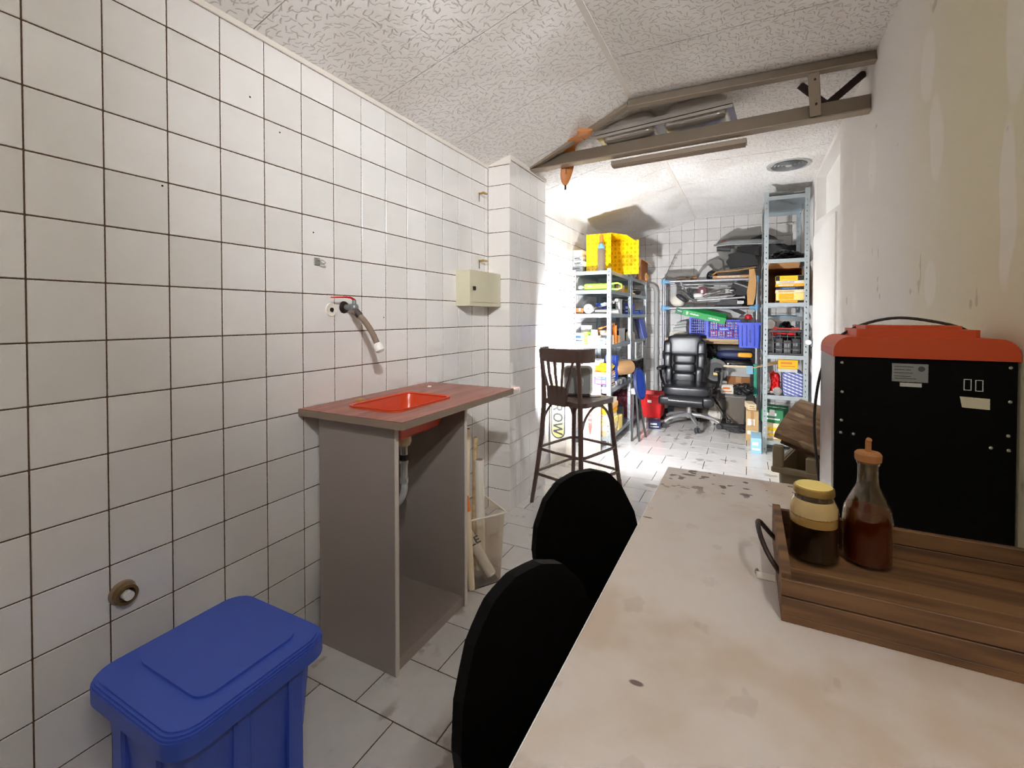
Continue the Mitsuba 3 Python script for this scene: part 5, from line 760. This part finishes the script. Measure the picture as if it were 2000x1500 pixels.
ys = [(0, .022, 'amber', 'black_plastic', 'thin yellow and black box at the bottom of the stack on the third right shelf'), (.023, .088, 'pale_yellow', 'amber', 'thick pale yellow box in the stack on the third right shelf'), (.089, .118, 'cream', 'sand', 'cream box third from below in the stack on the third right shelf'), (.119, .145, 'navy', 'white', 'blue-grey box with black ends in the stack on the third right shelf'), (.146, .172, 'amber', 'cream', 'orange-yellow box fifth from below on the third right shelf'), (.173, .198, 'paper', 'light_grey', 'white box second from the top on the third right shelf'), (.199, .245, 'yellow', 'dark_grey', 'yellow box with black ends on top of the stack on the third right shelf')]
for i, (h0, h1, m1, m2, lab) in enumerate(ys):
    x0, x1 = .225 + .004 * (i % 2), .446
    ends = [('end_label', BX(a, b, 4.8192, 4.83, Q[3] + h0 + .002, Q[3] + h1 - .002), 'black_plastic') for a, b in ((x0 - .0005, x0 + .03), (x1 - .05, x1 + .0005))] if m2 in ('black_plastic', 'dark_grey', 'white') else [('label', BX(x0 + .02, x1 - .08, 4.8192, 4.83, Q[3] + h0 + .006, Q[3] + h1 - .006), m2)]
    th('yellow_box', lab, 'box', [('body', BX(x0, x1, 4.82, 4.98, Q[3] + h0, Q[3] + h1, .0012), m1)] + ends + [('print', BX(x0 + .05, x1 - .07, 4.8186, 4.8198, Q[3] + (h0 + h1) / 2 - .002, Q[3] + (h0 + h1) / 2 + .002), 'sand' if m1 != 'navy' else 'pale_blue')], 'boxes stacked on the third right shelf')
th('blue_disc', 'pale blue disc lying under the third right shelf on a grey bracket', 'disc', [('disc', LA([(0, .01), (.10, .01), (.115, .006), (.11, 0), (0, 0)], 30, (.30, 5.05, 1.245)), 'joint_blue'), ('ring', LA([(.07, .012), (.08, .012), (.08, .009), (.07, .009), (.07, .012)], 30, (.30, 5.05, 1.246)), 'pale_blue')])
it('grey_bracket', 'grey perforated bar across the right shelving below the blue disc', 'bar', cat(BX(.135, .47, 4.95, 5.30, 1.225, 1.244, .003), BX(.135, .47, 4.95, 4.955, 1.20, 1.244)), 'galv_dark')
rag('black_parts_bag', 'black bag standing in the fourth compartment of the right shelving', 'bag', (.34, 5.25, Q[2]), (.11, .12, .30), 'black_gloss', 81)
crate('wire_crate', 'dark grey wire crate on the fourth right shelf', .146, .438, 4.825, 5.12, Q[2] + .002, Q[2] + .225, 'dark_grey', 5, 4)
for i, (z, m1, lab) in enumerate([(.235, 'red_light', 'red tool handle lying across the top of the wire crate'), (.19, 'red', 'red tool handle inside the wire crate')]):
    tool('red_tool', lab, 'tool', (.42 - .03 * i, 4.90, Q[2] + z), (.22, 4.93, Q[2] + z + .005), .017, m1, m1)
it('pulley', 'small steel pulley on top of the wire crate at the left', 'pulley', cat(MV(LA([(.012, 0), (.045, 0), (.05, .01), (.045, .022), (.012, .022), (.012, 0)], 24), (.18, 4.92, Q[2] + .28), rx=90), CY((.18, 4.93, Q[2] + .28), (.18, 4.90, Q[2] + .28), .012)), 'steel')
for i in range(4): carton('hardware_box', ['grey hardware box at the left in the wire crate', 'dark hardware box second from the left in the wire crate', 'grey hardware box third from the left in the wire crate', 'dark hardware box at the right in the wire crate'][i], 'box', .158 + .068 * i, .158 + .068 * i + .06, 4.86, 5.06, Q[2] + .01, Q[2] + .13 + .02 * (i % 2), 'mid_grey' if i % 2 == 0 else 'dark_grey', None, 'galv_dark')
th('white_roll', 'white roll fixed between the right shelving post and the wall', 'roll', [('roll', CY((.470, 4.78, 1.02), (.470, 4.70, 1.02), .022, n=18), 'white'), ('bracket', BX(.49, .514, 4.72, 4.76, .985, 1.05, .003), 'galv_dark')])
carton('small_carton', 'orange-yellow carton hanging under the fourth right shelf', 'carton', .252, .405, 4.83, 4.98, Q[1] + .245, Q[1] + .326, 'amber', None, 'brown_leather')
it('white_tray', 'pale grey tray under the orange-yellow carton', 'tray', OPEN(.250, .400, 4.83, 5.0, Q[1] + .215, Q[1] + .243, .003), 'light_grey')
th('bubble_parcel', 'parcel in pale blue bubble wrap on the fifth right shelf', 'parcel', [('wrap', BX(.295, .452, 4.825, 5.15, Q[1] + .001, Q[1] + .214, .012), 'bubble_wrap'), ('fold', BX(.29, .30, 4.84, 5.13, Q[1] + .02, Q[1] + .19, .004), 'bubble_wrap')])
rag('red_shoe_bag', 'red and black sports bag on the fifth right shelf', 'bag', (.225, 4.95, Q[1]), (.055, .10, .20), 'red', 97, .4)
rag('grey_gloves', 'grey gloves hanging at the left front of the fifth right shelf', 'gloves', (.172, 4.90, Q[1] + .0), (.025, .06, .20), 'light_grey', 98, .35)
it('round_lamp', 'round clear headlamp before the red bag on the fifth right shelf', 'headlamp', cat(MV(LA([(0, .02), (.02, .018), (.032, .008), (.034, 0), (0, 0)], 24), (.245, 4.84, Q[1] + .036), rx=90), MV(LA([(.033, .003), (.037, .003), (.037, -.01), (.033, -.01), (.033, .003)], 24), (.245, 4.84, Q[1] + .036), rx=90)), 'steel')
tool('red_scissors', 'pink handled tool lying at the front of the fifth right shelf', 'tool', (.145, 4.84, Q[1] + .015), (.20, 4.85, Q[1] + .022), .010, 'steel', 'pink')
it('cardboard_sheet', 'brown cardboard sheet jutting left from the fifth compartment of the right shelving', 'cardboard', MV(PLATE([(-.16, 0), (.10, .02), (.14, .30), (-.02, .28)], .005, .3), (.18, 4.95, Q[1] + .25), ry=-14), 'sand')
# bottom
carton('brown_carton', 'brown carton with a white label at the foot of the right shelving', 'carton', -0.009, 0.104, 5.15, 5.45, .0, .30, 'sand', 'brown_tape', 'white')
carton('stacked_carton', 'torn small carton on the brown carton at the foot of the right shelving', 'carton', -0.005, 0.068, 5.2, 5.4, .301, .36, 'cream', None, 'sand', rz=10)
carton('green_white_box', 'green and white box aslant on the lowest right shelf', 'box', .15, .33, 4.90, 5.2, Q[0] + .15, Q[0] + .27, 'dark_green', 'white', 'white', rz=-12)
carton('small_carton', 'cream box under the green and white box on the lowest right shelf', 'carton', .15, .33, 4.88, 5.2, Q[0] + .002, Q[0] + .148, 'cream', None, 'yellow')
it('yellow_cup', 'yellow cup on the lowest right shelf', 'cup', cat(LA([(0, 0), (.03, 0), (.038, .07), (.034, .07), (.027, .005), (0, .005)], 22, (.30, 4.845, Q[0] + .001)), TB([(.337, 4.845, Q[0] + .06), (.352, 4.845, Q[0] + .05), (.350, 4.845, Q[0] + .025), (.332, 4.845, Q[0] + .018)], .005, 6)), 'yellow')
carton('light_blue_box', 'light blue box on the floor at the front post of the right shelving', 'box', .035, .128 - .008, 4.70, 4.96, .0, .14, 'pale_blue', None, 'white')
rag('black_bundle', 'black bundle at the right of the lowest right shelf', 'bundle', (.40, 5.0, Q[0]), (.06, .14, .25), 'black_plastic', 103)
